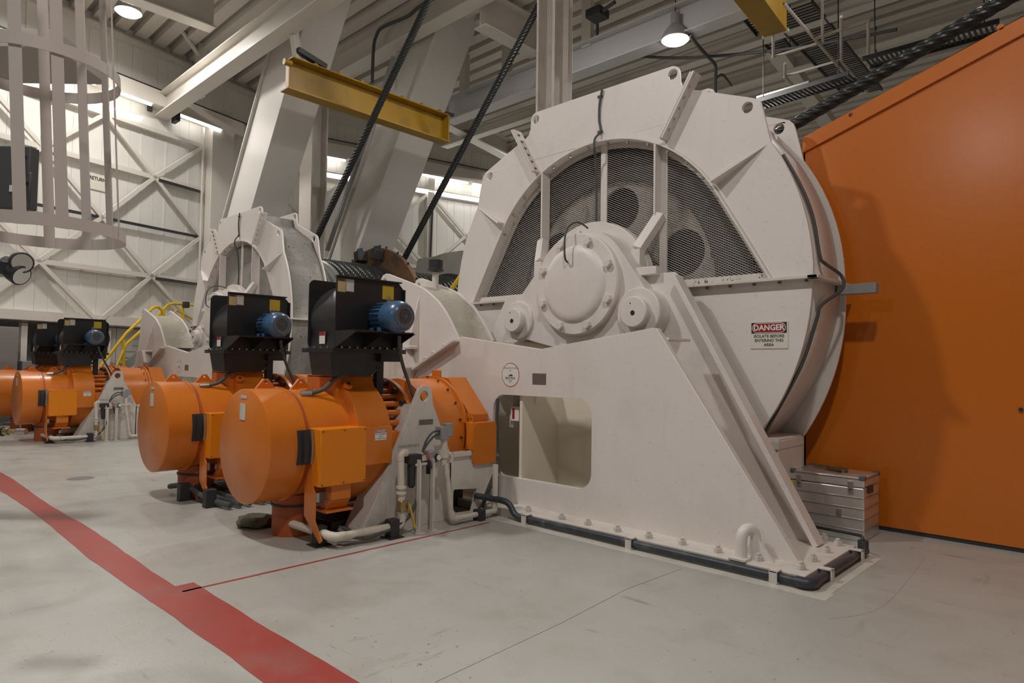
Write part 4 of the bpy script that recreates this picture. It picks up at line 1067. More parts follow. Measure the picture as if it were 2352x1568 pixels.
MB().bar((XA+.07, 4.085, .68), (XA+.07, 4.10, .60), .05, .02).build('padlock', DARK, ar, .006)
MB().cyl((XA, 4.22, .70), (XA, 4.31, .70), .028, n=12).build('coupling', WPIPE, ar)
MB().cyl((XA, 4.33, .60), (XA, 4.33, .88), .034, n=14).build('valve_body', WPIPE, ar)
MB().cyl((XA, 4.33, .68), (XA, 4.33, .75), .05, n=14).build('valve_collar', WPIPE, ar)
MB().tube(smoothpath([(XA, 4.33, .70), (XA, 4.40, .71), (XA, 4.43, .68), (XA, 4.43, .62)]), .022, 8).build('elbow', WPIPE, ar)
MB().mm(XA-.05, XA+.05, 4.25, 4.36, .86, .99).build('solenoid', GREYBOX, ar, .008)
MB().mm(XA-.02, XA+.055, 4.32, 4.40, .89, 1.02).build('solenoid_plug', GREYBOX, ar, .006)
for dz in (0, .05):
    MB().tube(smoothpath([(XA+.02, 4.25, .92+dz*.6), (XA+.05, 4.15, .90+dz), (XA+.06, 4.06, .83+dz), (XA+.05, 4.02, .76+dz*.3)]), .012, 6).build('flex_conduit', RUBBER, ar)
MB().tube(smoothpath([(XA+.02, 3.99, .44), (XA+.04, 3.98, .34), (XA+.04, 3.92, .22), (XA+.03, 3.84, .14), (XA+.03, 3.62, .075), (XA+.02, 3.42, .05), (XA, 3.25, .10), (XA-.05, 3.18, .16)], 8), .017, 7).build('drain_hose', RUBBER, ar)
MB().tube(smoothpath([(XA-.1, 3.75, .14), (XA-.05, 3.55, .10), (XA-.05, 3.38, .09), (XA-.1, 3.22, .16)], 8), .015, 7).build('drain_hose', RUBBER, ar)

# ---- white air pipe along the floor
ap = thing('air_pipe', 'white painted air pipe with elbow and yellow valve handle along the floor', 'pipe', (-5.05, 3.5, 0))
MB().tube([(-5.72, 3.06, .12), (-5.45, 3.08, .115), (-5.20, 3.10, .11)], .036, 12).build('pipe_run', WPIPE, ap)
MB().tube(smoothpath([(-5.20, 3.10, .11), (-5.11, 3.11, .105), (-5.065, 3.15, .10), (-5.055, 3.22, .10)]), .041, 12).build('elbow', WPIPE, ap)
MB().tube([(-5.055, 3.22, .10), (-5.045, 3.72, .10)], .036, 12).build('pipe_run', WPIPE, ap)
MB().tube(smoothpath([(-5.045, 3.72, .10), (-5.045, 3.78, .10), (-5.045, 3.82, .13), (-5.045, 3.825, .18)]), .042, 12).build('elbow', WPIPE, ap)
MB().tube([(-5.045, 3.82, .17), (-5.05, 3.80, .74)], .033, 12).build('riser', WPIPE, ap)
MB().tube(smoothpath([(-5.05, 3.80, .70), (-5.05, 3.80, .74), (-5.05, 3.83, .765), (-5.05, 3.87, .765)]), .036, 10).build('elbow', WPIPE, ap)
for z in (.40, .45): MB().cyl((-5.046, 3.812, z-.012), (-5.046, 3.812, z+.012), .048, n=14).build('union', WPIPE, ap)
MB().mm(-5.09, -5.0, 3.78, 3.86, .22, .33).build('valve_body', BRASS, ap, .012)
MB().bar((-4.985, 3.86, .30), (-4.97, 3.92, .07), .035, .012).build('valve_handle', YRAIL, ap, .004)
MB().mm(-4.99, -4.975, 3.845, 3.875, .25, .29).build('valve_stem', STEEL, ap)
for a, b in (((-5.27, 3.10), .17), ((-5.05, 3.72), .17)):
    MB().mm(a[0]-.05, a[0]+.05, a[1]-.05, a[1]+.05, 0, b).build('pipe_bracket', DARK, ap, .008)
    MB().mm(a[0]-.08, a[0]+.08, a[1]-.08, a[1]+.08, 0, .01).build('bracket_foot', DARK, ap)
MB().cyl((-5.72, 3.06, .12), (-5.76, 3.058, .121), .055, n=14).build('pipe_end', WPIPE, ap)
ap2 = thing('air_pipe', 'white painted pipe dropping from the regulator and running to the pedestal', 'pipe', (-5.0, 4.6, 0))
MB().tube([(-5.02, 4.33, .62), (-5.0, 4.40, .10)], .028, 10).build('riser', WPIPE, ap2)
MB().tube(smoothpath([(-5.0, 4.40, .14), (-5.0, 4.41, .08), (-5.0, 4.45, .065), (-5.0, 4.50, .065)]), .034, 10).build('elbow', WPIPE, ap2)
MB().tube([(-5.0, 4.48, .065), (-4.99, 5.0, .065)], .028, 10).build('pipe_run', WPIPE, ap2)
MB().tube([(-4.99, 5.0, .065), (-4.99, 5.0, .55)], .03, 10).build('pipe_run', WPIPE, ap2)
MB().mm(-5.05, -4.94, 4.74, 4.82, 0, .11).build('pipe_bracket', DARK, ap2, .005)

# ---- dark drain pipe round the pedestal base
dp = thing('drain_pipe', 'dark blue drain pipe running round the base of the near pedestal', 'pipe', (-3.5, 5.0, 0))
yd, xd = 5.02, -1.765
P1 = [(-5.22, 4.93, .20), (-5.05, 4.97, .195), (-4.87, 5.01, .185), (-4.80, 5.03, .15), (-4.74, 5.03, .08), (-4.66, yd, .05), (-4.5, yd, .05)]
MB().tube(smoothpath(P1), .033, 12).build('pipe_run', PIPED, dp)
MB().tube([(-4.5, yd, .05), (xd-.06, yd, .05)], .033, 14).build('pipe_run', PIPED, dp)
MB().tube(smoothpath([(xd-.10, yd, .05), (xd-.03, yd+.0, .05), (xd, yd+.04, .05), (xd, yd+.10, .05)]), .040, 14).build('elbow', PIPED, dp)
MB().tube([(xd, yd+.08, .05), (xd, 6.25, .05)], .033, 14).build('pipe_run', PIPED, dp)
MB().cyl((xd, 6.18, .05), (xd, 6.30, .05), .043, n=14).build('tee', PIPED, dp)
MB().cyl((xd, 6.27, .05), (xd, 6.27, .14), .043, n=14).build('tee', PIPED, dp)
MB().tube(smoothpath([(xd, 6.27, .14), (xd-.02, 6.29, .165), (xd-.10, 6.34, .165), (xd-.7, 6.58, .12)]), .014, 7).build('small_line', DARK, dp)
for x in (-4.55, -3.30, -2.02):
    MB().mm(x-.03, x+.03, yd-.045, yd+.04, 0, .015).build('pipe_clip', WHITE2, dp, .004)
    MB().mm(x-.03, x+.03, yd-.05, yd+.045, .085, .10).build('pipe_clip', WHITE2, dp, .004)
    MB().mm(x-.03, x+.03, yd-.05, yd-.04, 0, .10).build('pipe_clip', WHITE2, dp)
for y in (5.35, 6.10):
    MB().mm(xd-.055, xd+.05, y-.03, y+.03, .085, .10).build('pipe_clip', WHITE2, dp, .004)
    MB().mm(xd+.04, xd+.05, y-.03, y+.03, 0, .10).build('pipe_clip', WHITE2, dp)
# painted border round the base
wp_ = mat('white_floor_paint', (.62, .59, .53), .45, dirt=.5, dirtcol=(.4, .38, .33), scale=6, speck=.5)
MB().mm(-5.0, -1.62, 4.89, 5.07, 0, .0015).build('painted_border', wp_, floor, smooth=0)
MB().mm(-1.82, -1.64, 5.07, 6.40, 0, .0015).build('painted_border', wp_, floor, smooth=0)
# cable conduit rising beside the opening
cc = thing('conduit_line', 'dark flexible conduit rising beside the opening of the near pedestal', 'conduit', (-5.2, 5.2, 0))
pts = [onY(1108, 1165, 5.0), onY(1125, 1120, 5.05), onY(1145, 1090, 5.15), onY(1142, 1045, 5.30), onY(1141, 985, 5.33), onY(1143, 915, 5.33)]
MB().tube(smoothpath(pts), .020, 8).build('conduit', RUBBER, cc)
for k in (2, 3): MB().cyl(pts[k]-Vector((0, .0, .02)), pts[k]+Vector((0, 0, .02)), .028, n=10).build('conduit_clip', STEEL, cc)
tgm = tag(MB().mm(-5.22, -5.10, 5.47, 5.50, .98, 1.14).build('warning_tag', SIGNWHITE), 'white warning tag with red print inside the opening of the near pedestal', 'tag')
MB().mm(-5.20, -5.165, 5.468, 5.47, 1.0, 1.12).build('red_print', SIGNRED, tgm, smooth=0)

# ================================================================== COPIES
MX = -2.36                      # second motor of a pair
clone(mo, MX, 'orange drum shaped electric motor behind the nearest one, half hidden by it')
clone(bl, MX, 'black cooling blower with blue fan motor over the second orange motor')
clone(bd, MX, 'orange brake drum cover behind the second orange motor')
clone(bs, MX, 'white brake stand hidden behind the nearest orange motor')
case2 = clone(case, DX, 'white gear case with grey worn rim standing below the near mast leg')
for ch in list(case2.children):
    if ch.name.startswith('conduit') and max(v.co.y for v in ch.data.vertices) > -.25 and 'clip' not in ch.name:
        bpy.data.objects.remove(ch); continue
    if ch.name.startswith('rim'):
        ch.data = ch.data.copy(); ch.data.materials.clear(); ch.data.materials.append(RIMGREY)
clone(ped, DX, 'white bearing pedestal of the far machine beside the yellow stair rails')
clone(bh, DX, 'white bearing housing with round cap on the far gear case')
clone(pcv, DX, 'dusty white pinion cover of the far machine beside the yellow stair rails')
clone(st_, DX, 'round maker sticker on the far pedestal')
clone(np_, DX, 'small dull metal name plate on the far pedestal')
clone(mo, DX, 'far orange electric motor with dull terminal box near the braced wall')
clone(bl, DX, 'black cooling blower with blue motor on the far orange motor beside yellow stairs')
clone(bd, DX, 'orange brake drum cover of the far machine')
clone(bs, DX, 'white triangular brake stand of the far machine')
clone(ar, DX, 'air filter and regulator set on the far brake stand')
clone(ap, DX, 'white air pipe along the floor in front of the far motor')
clone(ap2, DX, 'white pipe dropping from the far regulator to the far pedestal')
clone(mo, DX+MX, 'orange electric motor cut by the picture edge behind the far motor')
clone(bl, DX+MX, 'black cooling blower standing behind the far blower')
clone(bd, DX+MX, 'orange brake drum cover behind the far motor pair')

# ---- hoses under the second motor
hb = thing('hose_bundle', 'dark bundle of hoses and brackets on the floor under the second motor', 'hoses', (-7.9, 3.3, 0))
rh = random.Random(5)
for k in range(6):
    pts = [(-8.6+rh.uniform(-.1, .1), 3.0+.13*k, .05+.04*rh.random()), (-8.1, 2.98+.12*k+rh.uniform(-.05, .05), .10+.05*rh.random()), (-7.6, 3.05+.11*k, .07), (-7.15, 3.1+.12*k+rh.uniform(-.05, .05), .05)]
    MB().tube(smoothpath(pts), .032, 8).build('hose', PIPED if k % 2 else RUBBER, hb)
for x, y in ((-8.0, 2.95), (-7.45, 3.02)):
    MB().mm(x-.05, x+.05, y-.06, y+.06, 0, .2).build('bracket', DARK, hb, .008)
cb = thing('rag_bundle', 'dark crumpled rag lying on the floor by the foot of the nearest motor', 'rag', (-6.35, 3.0, 0))
m = MB().lathe((-6.32, 3.02, 0), (0, 0, 1), [(.0, 0), (.16, .0), (.19, .03), (.16, .08), (.10, .085), (.08, .06), (0, .05)], 18)
for v in m.v:
    v += Vector((rh.uniform(-.03, .03), rh.uniform(-.03, .03), rh.uniform(0, .02)))
m.build('rag', STRAPM, cb, smooth=60)

# ================================================================== ROPES AND DRUM
def lobed_rope(path, r, strands=6, lay=.55, n=24, name='rope', material=ROPE, parent=None):
    path = [Vector(p) for p in path]; vs = []; t = (path[1]-path[0]).normalized(); a = t.orthogonal().normalized(); acc = 0
    for i, p in enumerate(path):
        t = (path[min(i+1, len(path)-1)]-path[max(i-1, 0)]).normalized()
        a = (a-t*a.dot(t)).normalized(); b = t.cross(a)
        if i: acc += (p-path[i-1]).length
        tw = 2*math.pi*acc/lay
        for k in range(n):
            q = 2*math.pi*k/n
            rr_ = r*(.80+.20*abs(math.cos(strands/2*(q))))
            vs.append(p+(a*math.cos(q+tw)+b*math.sin(q+tw))*rr_)
    m = MB(); L_ = len(path)
    fs = [(i*n+k, i*n+(k+1) % n, (i+1)*n+(k+1) % n, (i+1)*n+k) for i in range(L_-1) for k in range(n)]
    m.add(vs, fs); return m
def straight(p, q, step): 
    p, q = Vector(p), Vector(q); n = int((q-p).length/step)+1
    return [p.lerp(q, i/n) for i in range(n+1)]
def ext(p, q, a, b):
    d = (q-p); return p-d*a, q+d*b
p, q = onY(735, 530, 8.45), onY(985, 0, 8.45); p, q = ext(p, q, .12, .35)
tag(lobed_rope(straight(p, q, .06), .082).build('hoist_rope', ROPE, None, smooth=60), 'thick black hoist rope rising past the yellow crane girder from drum beside far gear case', 'wire rope')
p, q = onY(925, 600, 11.2), onY(1245, 0, 11.2); p, q = ext(p, q, .12, .12)
tag(lobed_rope(straight(p, q, .07), .088).build('hoist_rope', ROPE, None, smooth=60), 'thick black hoist rope rising from behind the rusty drum flange', 'wire rope')
p, q = onY(1822, 287, 8.2), onY(2312, -2, 8.2); p, q = ext(p, q, .4, .15)
tag(lobed_rope(straight(p, q, .03), .078, lay=.75, n=30).build('hoist_rope', ROPE, None, smooth=60), 'thick black wire rope passing over the top edge of the orange guard wall', 'wire rope')
# far drum
XDm = XC+DX
dr = thing('rope_drum', 'large rope drum wound with black wire rope behind the far gear case', 'rope drum', (XDm, 9.8, .8))
RD = 1.52
MB().lathe((XDm, 0, ZC), (0, 1, 0), [(RD, 7.25), (RD, 12.4)], 72).build('barrel', DRUM, dr)
for k in range(5): MB().lathe((XDm, 0, ZC), (0, 1, 0), [(RD+.03, 7.50+k*.17), (RD+.12, 7.54+k*.17), (RD+.12, 7.60+k*.17), (RD+.03, 7.64+k*.17)], 72).build('groove_ridge', DRUM, dr)
def helix(y0, y1, r, turns, seg=230):
    n = int(turns*seg); return [Vector((XDm+r*math.cos(2*math.pi*i/seg), y0+(y1-y0)*i/n, ZC+r*math.sin(2*math.pi*i/seg))) for i in range(n+1)]
hx = lobed_rope(helix(8.42, 9.75, RD+.08, 8), .088, lay=.62, n=18)
tag(hx.build('rope_wrap', ROPE, dr, smooth=60), kind='stuff')
hx = lobed_rope(helix(10.2, 12.35, RD+.08, 13), .088, lay=.62, n=18)
tag(hx.build('rope_wrap', ROPE, dr, smooth=60), kind='stuff')
MB().ring((XDm, 0, ZC), (0, 1, 0), 1.3, 2.16, 9.95, 10.08, 72).build('flange', RUST, dr, .01)
MB().lathe((XDm, 0, ZC), (0, 1, 0), [(RD, 9.75), (RD+.16, 9.78), (RD+.16, 9.95)], 60).build('rope_pocket', DARK, dr)
for k, a in enumerate((100, 78)):
    d = Vector((math.cos(R(a)), 0, math.sin(R(a)))); c_ = Vector((XDm, 9.80, ZC))+d*1.98
    MB().bar(c_-d*.14, c_+d*.14, .22, .28, (0, 1, 0)).build('rope_clamp', DARK, dr, .02)
    for s in (-.07, .07): hexnut(c_+d*.14+Vector((s, 0, 0)), d, .035, .09).build('clamp_bolt', DARK, dr)
for a in range(20, 170, 14):
    d = Vector((math.cos(R(a)), 0, math.sin(R(a)))); hexnut(Vector((XDm, 10.0, ZC))+d*2.14, d, .025, .08).build('flange_bolt', DARK, dr)
# end plate of a third gear case at the far end of the drum
eg = thing('drum_end_case', 'grey end plate of the gear case at the far end of the rope drum', 'gear case', (XDm, 12.6, 0))
pe = [onY(px, py, 12.6) for px, py in ((958, 600), (962, 594), (1000, 588), (1020, 581), (1060, 575), (1067, 577), (1066, 590), (1052, 640), (1050, 660))]
pe = [(v.x, v.z) for v in pe]+[(onY(1050, 660, 12.6).x, .0), (onY(950, 700, 12.6).x-1.2, .0), (onY(950, 640, 12.6).x-.2, 3.4)]
MB().prism(pe, 'Y', 12.6, 12.66).build('plate', mat('dull_grey_plate', (.44, .43, .38), .6, dirt=.3, scale=3), eg, .004)
MB().ring((XDm, 0, ZC), (0, 1, 0), .6, RD+.25, 12.45, 12.58, 60).build('drum_cheek', INNER, eg)
# yellow hand rail bit by the cover
pa, pb = onY(1040, 660, 9.0), onY(1054, 640, 9.0)
tag(MB().tube([Vector((pa.x, pa.y, 0)), pa-(pb-pa)*.3, pb+(pb-pa)*.5], .05, 8).build('yellow_rail', YRAIL), 'short yellow rail showing between pinion cover and near gear case', 'hand rail')
# near drum behind the big case
XDn = XC
dn = thing('rope_drum', 'rope drum behind the big gear case wound with black rope', 'rope drum', (XDn, 8.6, .8))
MB().lathe((XDn, 0, ZC), (0, 1, 0), [(1.5, 7.3), (1.5, 10.5)], 48).build('barrel', DARK, dn)
MB().mm(XDn-.9, XDn+.9, 10.5, 10.9, 0, 2.9).build('bearing_stand', WHITE2, dn, .01)
MB().mm(XDm-.9, XDm+.9, 12.66, 13.0, 0, 2.9).build('bearing_stand', WHITE2, eg, .01)

# ================================================================== ORANGE GUARD WALL
YO = 7.46
og = thing('orange_guard_wall', 'tall smooth orange guard wall with sloping top beside the big gear case', 'machine guard', (-.5, YO, 0))
c0, c1 = onY(1845, 318, YO), onY(2352, 38, YO)
sl = (c1.z-c0.z)/(c1.x-c0.x)
x0 = c0.x; xE = 3.2
topz = lambda x: c0.z+sl*(x-x0)
MB().prism([(x0, .04), (xE, .04), (xE, topz(xE)-.16), (x0, topz(x0)-.16)], 'Y', YO, YO+.03).build('panel', ORANGEP, og, .003)
MB().prism([(x0, topz(x0)-.17), (xE, topz(xE)-.17), (xE, topz(xE)), (x0, topz(x0))], 'Y', YO-.03, YO+.03, [circ(onY(1954, 264, YO-.03).x, onY(1954, 264, YO-.03).z, .022, 12), circ(onY(2298, 61, YO-.03).x, onY(2298, 61, YO-.03).z, .03, 12)]).build('top_rail', ORANGEP, og, .004)
MB().prism([(x0, .04), (x0+.02, .04), (x0+.02, topz(x0)), (x0, topz(x0))], 'Y', YO, YO+.9).build('end_panel', ORANGEP, og)
MB().mm(x0, xE, YO+.01, YO+.03, 0, .05).build('bottom_seal', DARK, og)
q = onY(2345, 940, YO); MB().cyl((q.x, YO-.02, q.z), (q.x, YO, q.z), .018, n=8).build('stud', DARK, og)

# ================================================================== ALUMINIUM CASE
pA = onZ(1985, 1248, 0); pB = onZ(2035, 1217, 0)
yk = 6.72; xk = onZ(1985, 1246, 0).x; 
ac = thing('aluminium_case', 'ribbed aluminium transport case standing against the orange guard wall', 'case', (xk-.5, 7.0, 0))
L_, Wd, Hh = .68, .48, .60
ykf = onZ(1985, 1246, 0).y
def cs(x0_, x1_, y0_, y1_, z0_, z1_): return MB().mm(xk-x1_, xk-x0_, ykf+y0_, ykf+y1_, z0_, z1_)
cs(0, L_, 0, Wd, .0, .50).build('body', ALU, ac, .012)
cs(-.005, L_+.005, -.005, Wd+.005, .505, Hh).build('lid', ALU, ac, .012)
cs(-.008, L_+.008, -.010, Wd+.008, Hh-.025, Hh-.005).build('lid_edge', STEEL, ac, .006)
for z in (.10, .20, .30, .40):
    cs(-.006, L_+.006, -.007, Wd+.006, z, z+.012).build('rib', STEEL, ac, .003)
for x_ in (-.012, L_-.045):
    for y_ in (-.012, Wd-.045):
        cs(x_, x_+.057, y_, y_+.057, Hh-.03, Hh+.012).build('corner_cap', PLASTIC, ac, .008)
for x_ in (.09, .57):
    cs(x_, x_+.05, -.014, 0, .44, .56).build('latch', STEEL, ac, .004)
    cs(x_+.018, x_+.032, -.018, -.013, .47, .485).build('latch_rivet', DARK, ac)
cs(.20, .245, -.010, -.004, .21, .28).build('handle_plate', NAMEP, ac, .002)
MB().mm(xk+.004, xk+.018, ykf+.10, ykf+.24, .44, .51).build('end_handle', DARK, ac, .006)
cs(.64, .66, -.016, -.006, .40, .50).build('tag', YRAIL, ac)
# straps on the lid
sp = thing('lashing_strap', 'olive lashing strap lying loose on top of the aluminium case', 'strap', (xk-.6, ykf+.3, Hh))
for k in range(4):
    pts = [(xk-.60+k*.08, ykf+.40-k*.03, Hh+.03), (xk-.50+k*.05, ykf+.30+.05*math.sin(k), Hh+.02), (xk-.40+k*.05, ykf+.26-.03*k, Hh+.03), (xk-.28-k*.03, ykf+.36-.04*k, Hh+.02), (xk-.22-.06*k, ykf+.22, Hh+.02)]
    pth = smoothpath(pts); m = MB()
    for i in range(len(pth)-1): m.bar(pth[i], pth[i+1], .035, .010)
    m.build('webbing', STRAPM, sp)

# ================================================================== LADDER CAGE (hangs at the left)
D0 = 3.5
cb0 = onD(97, 545, D0); zb0 = cb0.z
cg = thing('ladder_cage', 'white hooped ladder safety cage hanging at the left above the floor', 'ladder cage', (cb0.x, cb0.y, zb0))
rh_ = Vector((RT.x, RT.y, 0)).normalized(); fh_ = Vector((FW.x, FW.y, 0)).normalized()
tilt = -.07
def cgp(a, z, r=.375):
    return Vector((cb0.x, cb0.y, 0))+rh_*(r*math.sin(R(a))+tilt*(z-zb0))-fh_*(r*math.cos(R(a)))+Vector((0, 0, z))
CAGE = mat('cage_white_paint', (.57, .505, .47), .5, scale=4, var=.05, dirt=.15, dirtcol=(.42, .36, .31))
for z in (zb0, zb0+.87, zb0+1.74):
    m = MB(); n = 56; vs = []
    for i in range(n):
        a = 360*i/n
        for r_, dz in ((.385, 0), (.385, .062), (.378, .062), (.378, 0)): vs.append(cgp(a, z+dz, r_))
    m.add(vs, [(4*i+k, 4*i+(k+1) % 4, 4*((i+1) % n)+(k+1) % 4, 4*((i+1) % n)+k) for i in range(n) for k in range(4)])
    m.build('hoop', CAGE, cg, smooth=40)
for a in (-8, -26, 22, 48, 155, 180, -150):
    m = MB(); w_ = 4.1
    vs = []
    for z in (zb0+.0, zb0+2.2):
        for aa, r_ in ((a-w_, .377), (a+w_, .377), (a+w_, .370), (a-w_, .370)): vs.append(cgp(aa, z, r_))
    m.add(vs, [(0, 1, 2, 3), (4, 7, 6, 5)]+[(k, (k+1) % 4, 4+(k+1) % 4, 4+k) for k in range(4)])
    m.build('upright_strap', CAGE, cg)
MB().tube([cgp(92, zb0+.02, .40), cgp(92, zb0+2.2, .40)], .005, 6).build('rod', CAGE, cg)
# flood lights under the cage
fl = thing('flood_light', 'pair of small round flood lights on a grey arm below the ladder cage', 'flood light', onD(-20, 640, 3.9))
a0 = onD(-40, 612, 3.9); a1 = onD(16, 612, 3.9)
MB().cyl(a0, a1, .062, n=20).build('arm', GREYBOX, fl)
for px, py, s in ((48, 602, 1), (40, 628, -1)):
    c_ = onD(px, py, 3.9); d = (CAM-c_).normalized()+RT*.25-Vector((0, 0, .12)) if s > 0 else RT*.7-Vector((0, 0, .35))-FW*.15; d.normalize()
    MB().lathe(c_, d, [(.03, -.07), (.058, -.03), (.062, .03), (.058, .035)], 24).build('lamp_head', DARK, fl)
    MB().lathe(c_, d, [(.052, .036), (.03, .028), (.0, .022)], 20).build('reflector', GLASSY, fl)
MB().mm(a1.x-.04, a1.x+.04, a1.y-.04, a1.y+.04, a1.z-.05, a1.z+.03).build('joint', DARK, fl, .01)
# dark cabinet behind the cage
k0 = onD(71, 330, 6.2)
dk = thing('control_cabinet', 'charcoal control cabinet hanging behind the ladder cage', 'cabinet', k0)
zt_, zb2 = onD(71, 335, 6.2).z, onD(71, 480, 6.2).z
def orient_box(c0_, w_, d_, z0_, z1_, nm, m_, par, bev=.01):
    m = MB(); vs = []
    for a in (0, -w_):
        for b in (0, d_):
            for z in (z0_, z1_): vs.append(Vector((c0_.x, c0_.y, 0))+rh_*a+fh_*b+Vector((0, 0, z)))
    m.add(vs, [(0, 1, 3, 2), (4, 6, 7, 5), (0, 4, 5, 1), (2, 3, 7, 6), (0, 2, 6, 4), (1, 5, 7, 3)])
    return m.build(nm, m_, par, bev)
orient_box(k0, 1.0, .12, zb2, zt_, 'box', DKBOX, dk)
orient_box(onD(71, 400, 6.19), 1.0, .03, zb2, (zt_+zb2)/2+.05, 'door', DKBOX, dk)
for px, py in ((50, 357), (56, 417), (54, 474)):
    c_ = onD(px, py, 6.16); MB().cyl(c_, c_+fh_*.05, .018, n=10).build('door_knob', INK, dk)
orient_box(onD(36, 425, 6.18), .06, .01, onD(36, 440, 6.18).z, onD(36, 425, 6.18).z, 'label_plate', STICKG, dk, 0)
orient_box(onD(128, 30, 9.0), 4.5, 1.2, onD(130, 110, 9).z, onD(130, 110, 9).z+.25, 'platform_deck', ROOF, thing('overhead_platform', 'dark underside of a walkway platform above the ladder cage', 'platform', onD(130, 110, 9)), .01)

# ================================================================== LOW LEFT: cabinets, stairs, nozzle
gcab = thing('switch_cabinet', 'light grey switch cabinet at the foot of the braced wall', 'cabinet', WL(2.9, 0, .3))
m = MB(); wall_box(m, 2.2, 3.22, 1.05, 2.35, .1, .55, WL); m.build('box', GREYBOX, gcab, .01)
m = MB(); wall_box(m, 2.3, 2.6, 0, 1.05, .2, .45, WL); m.build('stand', GREYBOX, gcab, .01)
gc2 = thing('vent_box', 'small grey vented box on the lower wall beside the white posts', 'cabinet', WL(3.5, 0, .3))
m = MB(); wall_box(m, 3.35, 3.78, .75, 1.55, .1, .5, WL); m.build('box', GREYBOX, gc2, .01)
m = MB(); wall_box(m, 3.42, 3.7, 0, .75, .2, .4, WL); m.build('stand', GREYBOX, gc2, .01)
for k in range(5):
    m = MB(); wall_box(m, 3.66, 3.76, 1.0+k*.05, 1.025+k*.05, .5, .505, WL); m.build('louvre', DARK, gc2)
# yellow stair rails
yr = thing('stair_handrail', 'yellow tubular stair handrails rising behind the far blower', 'hand rail', WL(5, 0, .9))
def yl(pts, r=.04): return MB().tube([Vector(p) for p in pts], r, 8).build('rail', YRAIL, yr)
Yr1 = 7.6; Yr2 = 8.2
PW = lambda x, y, o=1.0: onP(x, y, WL(0, 0, o), wn)
yl([PW(228, 845), PW(290, 765), PW(352, 706), PW(362, 704), PW(372, 712), PW(375, 735)])
yl([PW(268, 840), PW(290, 790), PW(332, 752)])
yl([PW(284, 840), PW(284, 780)])
yl([PW(362, 726, .5), PW(385, 700, .5), PW(398, 697, .5), PW(450, 701, .5)])
yl([PW(420, 745, .5), PW(420, 700, .5)]); yl([PW(385, 735, .5), PW(405, 712, .5), PW(450, 738, .5)], .03)
yl([PW(376, 740), PW(376, 712)])
q = PW(429, 700, .6); MB().mm(q.x-.11, q.x+.11, q.y-.1, q.y+.05, q.z-.09, q.z+.09).build('lamp_box', DARK, yr, .02)
# stair flight
stf = thing('stair_flight', 'grey stair flight between the yellow handrails', 'stairs', PW(235, 905, .7))
a, b = PW(232, 880, .75), PW(375, 755, .75)
for k in range(10):
    c_ = a.lerp(b, k/9); m = MB(); m.bar(c_-wn*.3, c_+wn*.2, .26, .04); m.build('tread', GREYBOX, stf)
MB().bar(a+wn*.22, b+wn*.22, .04, .22).build('stringer', GREYBOX, stf)
# brass hose nozzle at left edge
nz_ = thing('hose_nozzle', 'brass and steel hose fitting poking in at the left edge above the floor', 'hose fitting', onD(-20, 995, 6.5))
pp = [onD(x, 991, 6.5) for x in (-30, 8, 20, 38, 52, 60)]
MB().cyl(pp[0], pp[1], .045, n=14).build('hose', DARK, nz_)
MB().cyl(pp[1], pp[2], .035, n=14).build('coupling', BRASS, nz_)
MB().cyl(pp[2], pp[3], .028, n=6).build('hex_body', BRASS, nz_)
MB().cyl(pp[3], pp[5], .030, n=14).build('nozzle', STEEL, nz_)
MB().cyl(Vector((pp[0].x, pp[0].y, 0)), pp[0]+Vector((0, 0, .05)), .03, n=10).build('stand_pipe', DARK, nz_)

# ================================================================== UPPER RIGHT: trays, handrails, yellow girder end, cables
zc_ = 8.2
pA_, pB_ = onZ(1815, 70, zc_), onZ(1740, 0, zc_)
yg = thing('yellow_crane_girder', 'yellow crane girder end hanging under the roof above the big gear case', 'crane', onZ(1790, 70, zc_))
e0 = onZ(1780, 78, zc_); e1 = onZ(1700, -25, zc_)
MB().bar(e0+Vector((0, 0, .3)), e0+(e1-e0)*3+Vector((0, 0, .3)), .45, .6).build('girder', YELLOW, yg, .01)
MB().bar(e0+Vector((0, 0, .02)), e0+(e0-e1).normalized()*.06+Vector((0, 0, .02)), .5, .06).build('end_lip', BUILD, yg)
def ladder_tray(label, p0, p1, wdt, n, material=DARK, rail=.09, group=None):
    t = thing('cable_tray', label, 'cable tray', p0, group)
    p0, p1 = Vector(p0), Vector(p1); d = (p1-p0).normalized(); a = d.cross(Vector((0, 0, 1))).normalized()*wdt/2
    for s in (-1, 1): MB().bar(p0+a*s, p1+a*s, .03, rail).build('side_rail', material, t)
    for c_ in (p0.lerp(p1, .1), p0.lerp(p1, .9)):
        MB().cyl(c_+a, Vector(((c_+a).x, (c_+a).y, ZR)), .012, n=6).build('hanger_rod', material, t)
    r0_ = None
    for k in range(n):
        c_ = p0.lerp(p1, (k+.5)/n)
        if r0_ is None: r0_ = MB().bar(c_-a, c_+a, .035, .025).build('rung', material, t); b0 = c_
        else:
            o = r0_.copy(); col.objects.link(o); o.parent = t; o.location = c_-b0
    return t
ladder_tray('dark cable ladder tray beside the yellow girder end under the roof', onZ(1722, 25, 9.6), onZ(1800, 122, 9.6), .45, 18)
ladder_tray('wide dark grating walkway slanting under the roof toward the orange wall', onZ(1815, 20, 9.4), onZ(1985, 215, 9.4), .9, 46, GRATE)
ladder_tray('cable tray with silver pipes reaching toward the big gear case ear', onZ(1745, 240, 7.6), onZ(1960, 175, 7.6), .45, 22)
q0, q1 = onZ(1740, 226, 7.68), onZ(1860, 190, 7.68)
tag(MB().tube([q0, q1], .06, 10).build('silver_pipe', STEEL), 'silver pipe lying on the cable tray near the big gear case ear', 'pipe')
ladder_tray('dark cable tray behind the thick rope above the orange wall', onZ(1990, 145, 7.9), onZ(2300, 60, 7.9), .5, 26)
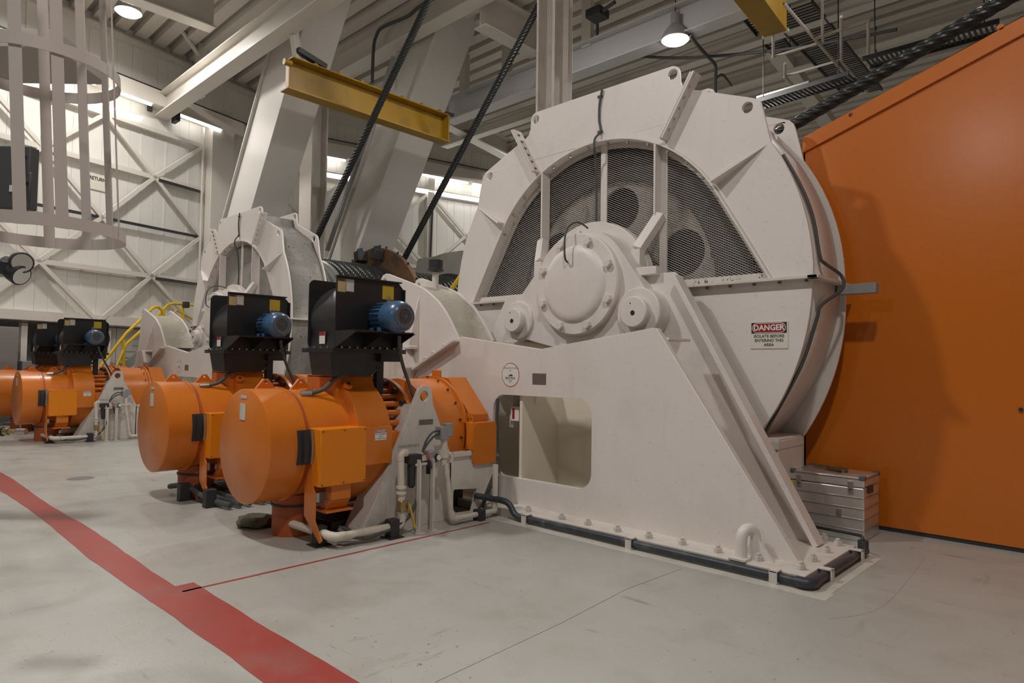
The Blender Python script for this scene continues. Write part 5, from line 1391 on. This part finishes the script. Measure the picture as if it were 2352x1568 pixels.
# pale roof member slanting
tag(MB().bar(onZ(1772, 100, 9.9), onZ(1905, 285, 9.9), .42, .3).build('roof_purlin', RIB, None, .005), 'broad pale roof purlin slanting down toward the thick rope', 'steel beam')
# handrail frames
hr = thing('walkway_handrail', 'pale tubular handrail frame hanging under the roof over the orange wall', 'hand rail', onZ(1800, 180, 8.2))
Hz = lambda x, y: onZ(x, y, 8.2)
for chn in ([(1802, 175), (1930, 138), (1992, 212)], [(1777, 130), (1875, 101)], [(1776, 78), (1776, 133)], [(1803, 145), (1803, 176)], [(1802, 176), (1850, 225)], [(1888, 0), (1890, 95)], [(1932, 38), (1932, 138)], [(1994, 48), (1995, 148)], [(1800, 8), (1880, 100), (1915, 140), (1960, 195)], [(1870, 88), (1998, 46)], [(1995, 148), (2010, 165)], [(1995, 212), (1950, 222)]):
    MB().tube([Hz(*p_) for p_ in chn], .028, 6).build('tube', PINKST, hr)
# loose roof cable
rc = thing('roof_cable', 'dark cable sagging under the roof ribs past the lit high-bay lamp', 'cable', onZ(1590, 90, 8.8))
MB().tube(smoothpath([onZ(1585, 82, 8.9), onZ(1612, 115, 8.9), onZ(1640, 145, 8.9), onZ(1644, 160, 8.9), onZ(1643, 212, 8.9)]), .04, 6).build('cable', RUBBER, rc)
MB().tube(smoothpath([onZ(1450, 128, 9.2), onZ(1560, 133, 9.0), onZ(1700, 124, 8.8), onZ(1860, 105, 8.5), onZ(2060, 68, 8.2)]), .035, 6).build('cable', RUBBER, rc)
MB().tube(smoothpath([onZ(1645, 180, 8.9), onZ(1660, 172, 8.9), onZ(1680, 196, 8.9)]), .03, 6).build('cable', RUBBER, rc)
# small dark junction box in the roof
jb = thing('junction_box', 'small dark junction box hung from the roof left of the lit high-bay lamp', 'box', onZ(1372, 35, 9.9))
c_ = onZ(1372, 33, 9.9); MB().mm(c_.x-.2, c_.x+.2, c_.y-.2, c_.y+.2, 9.8, 10.0).build('box', DARK, jb, .01)
MB().tube([c_, onZ(1412, 5, 9.9)], .05, 6).build('cable', RUBBER, jb)
MB().tube([c_, onZ(1372, 85, 9.9)], .04, 6).build('cable', RUBBER, jb)
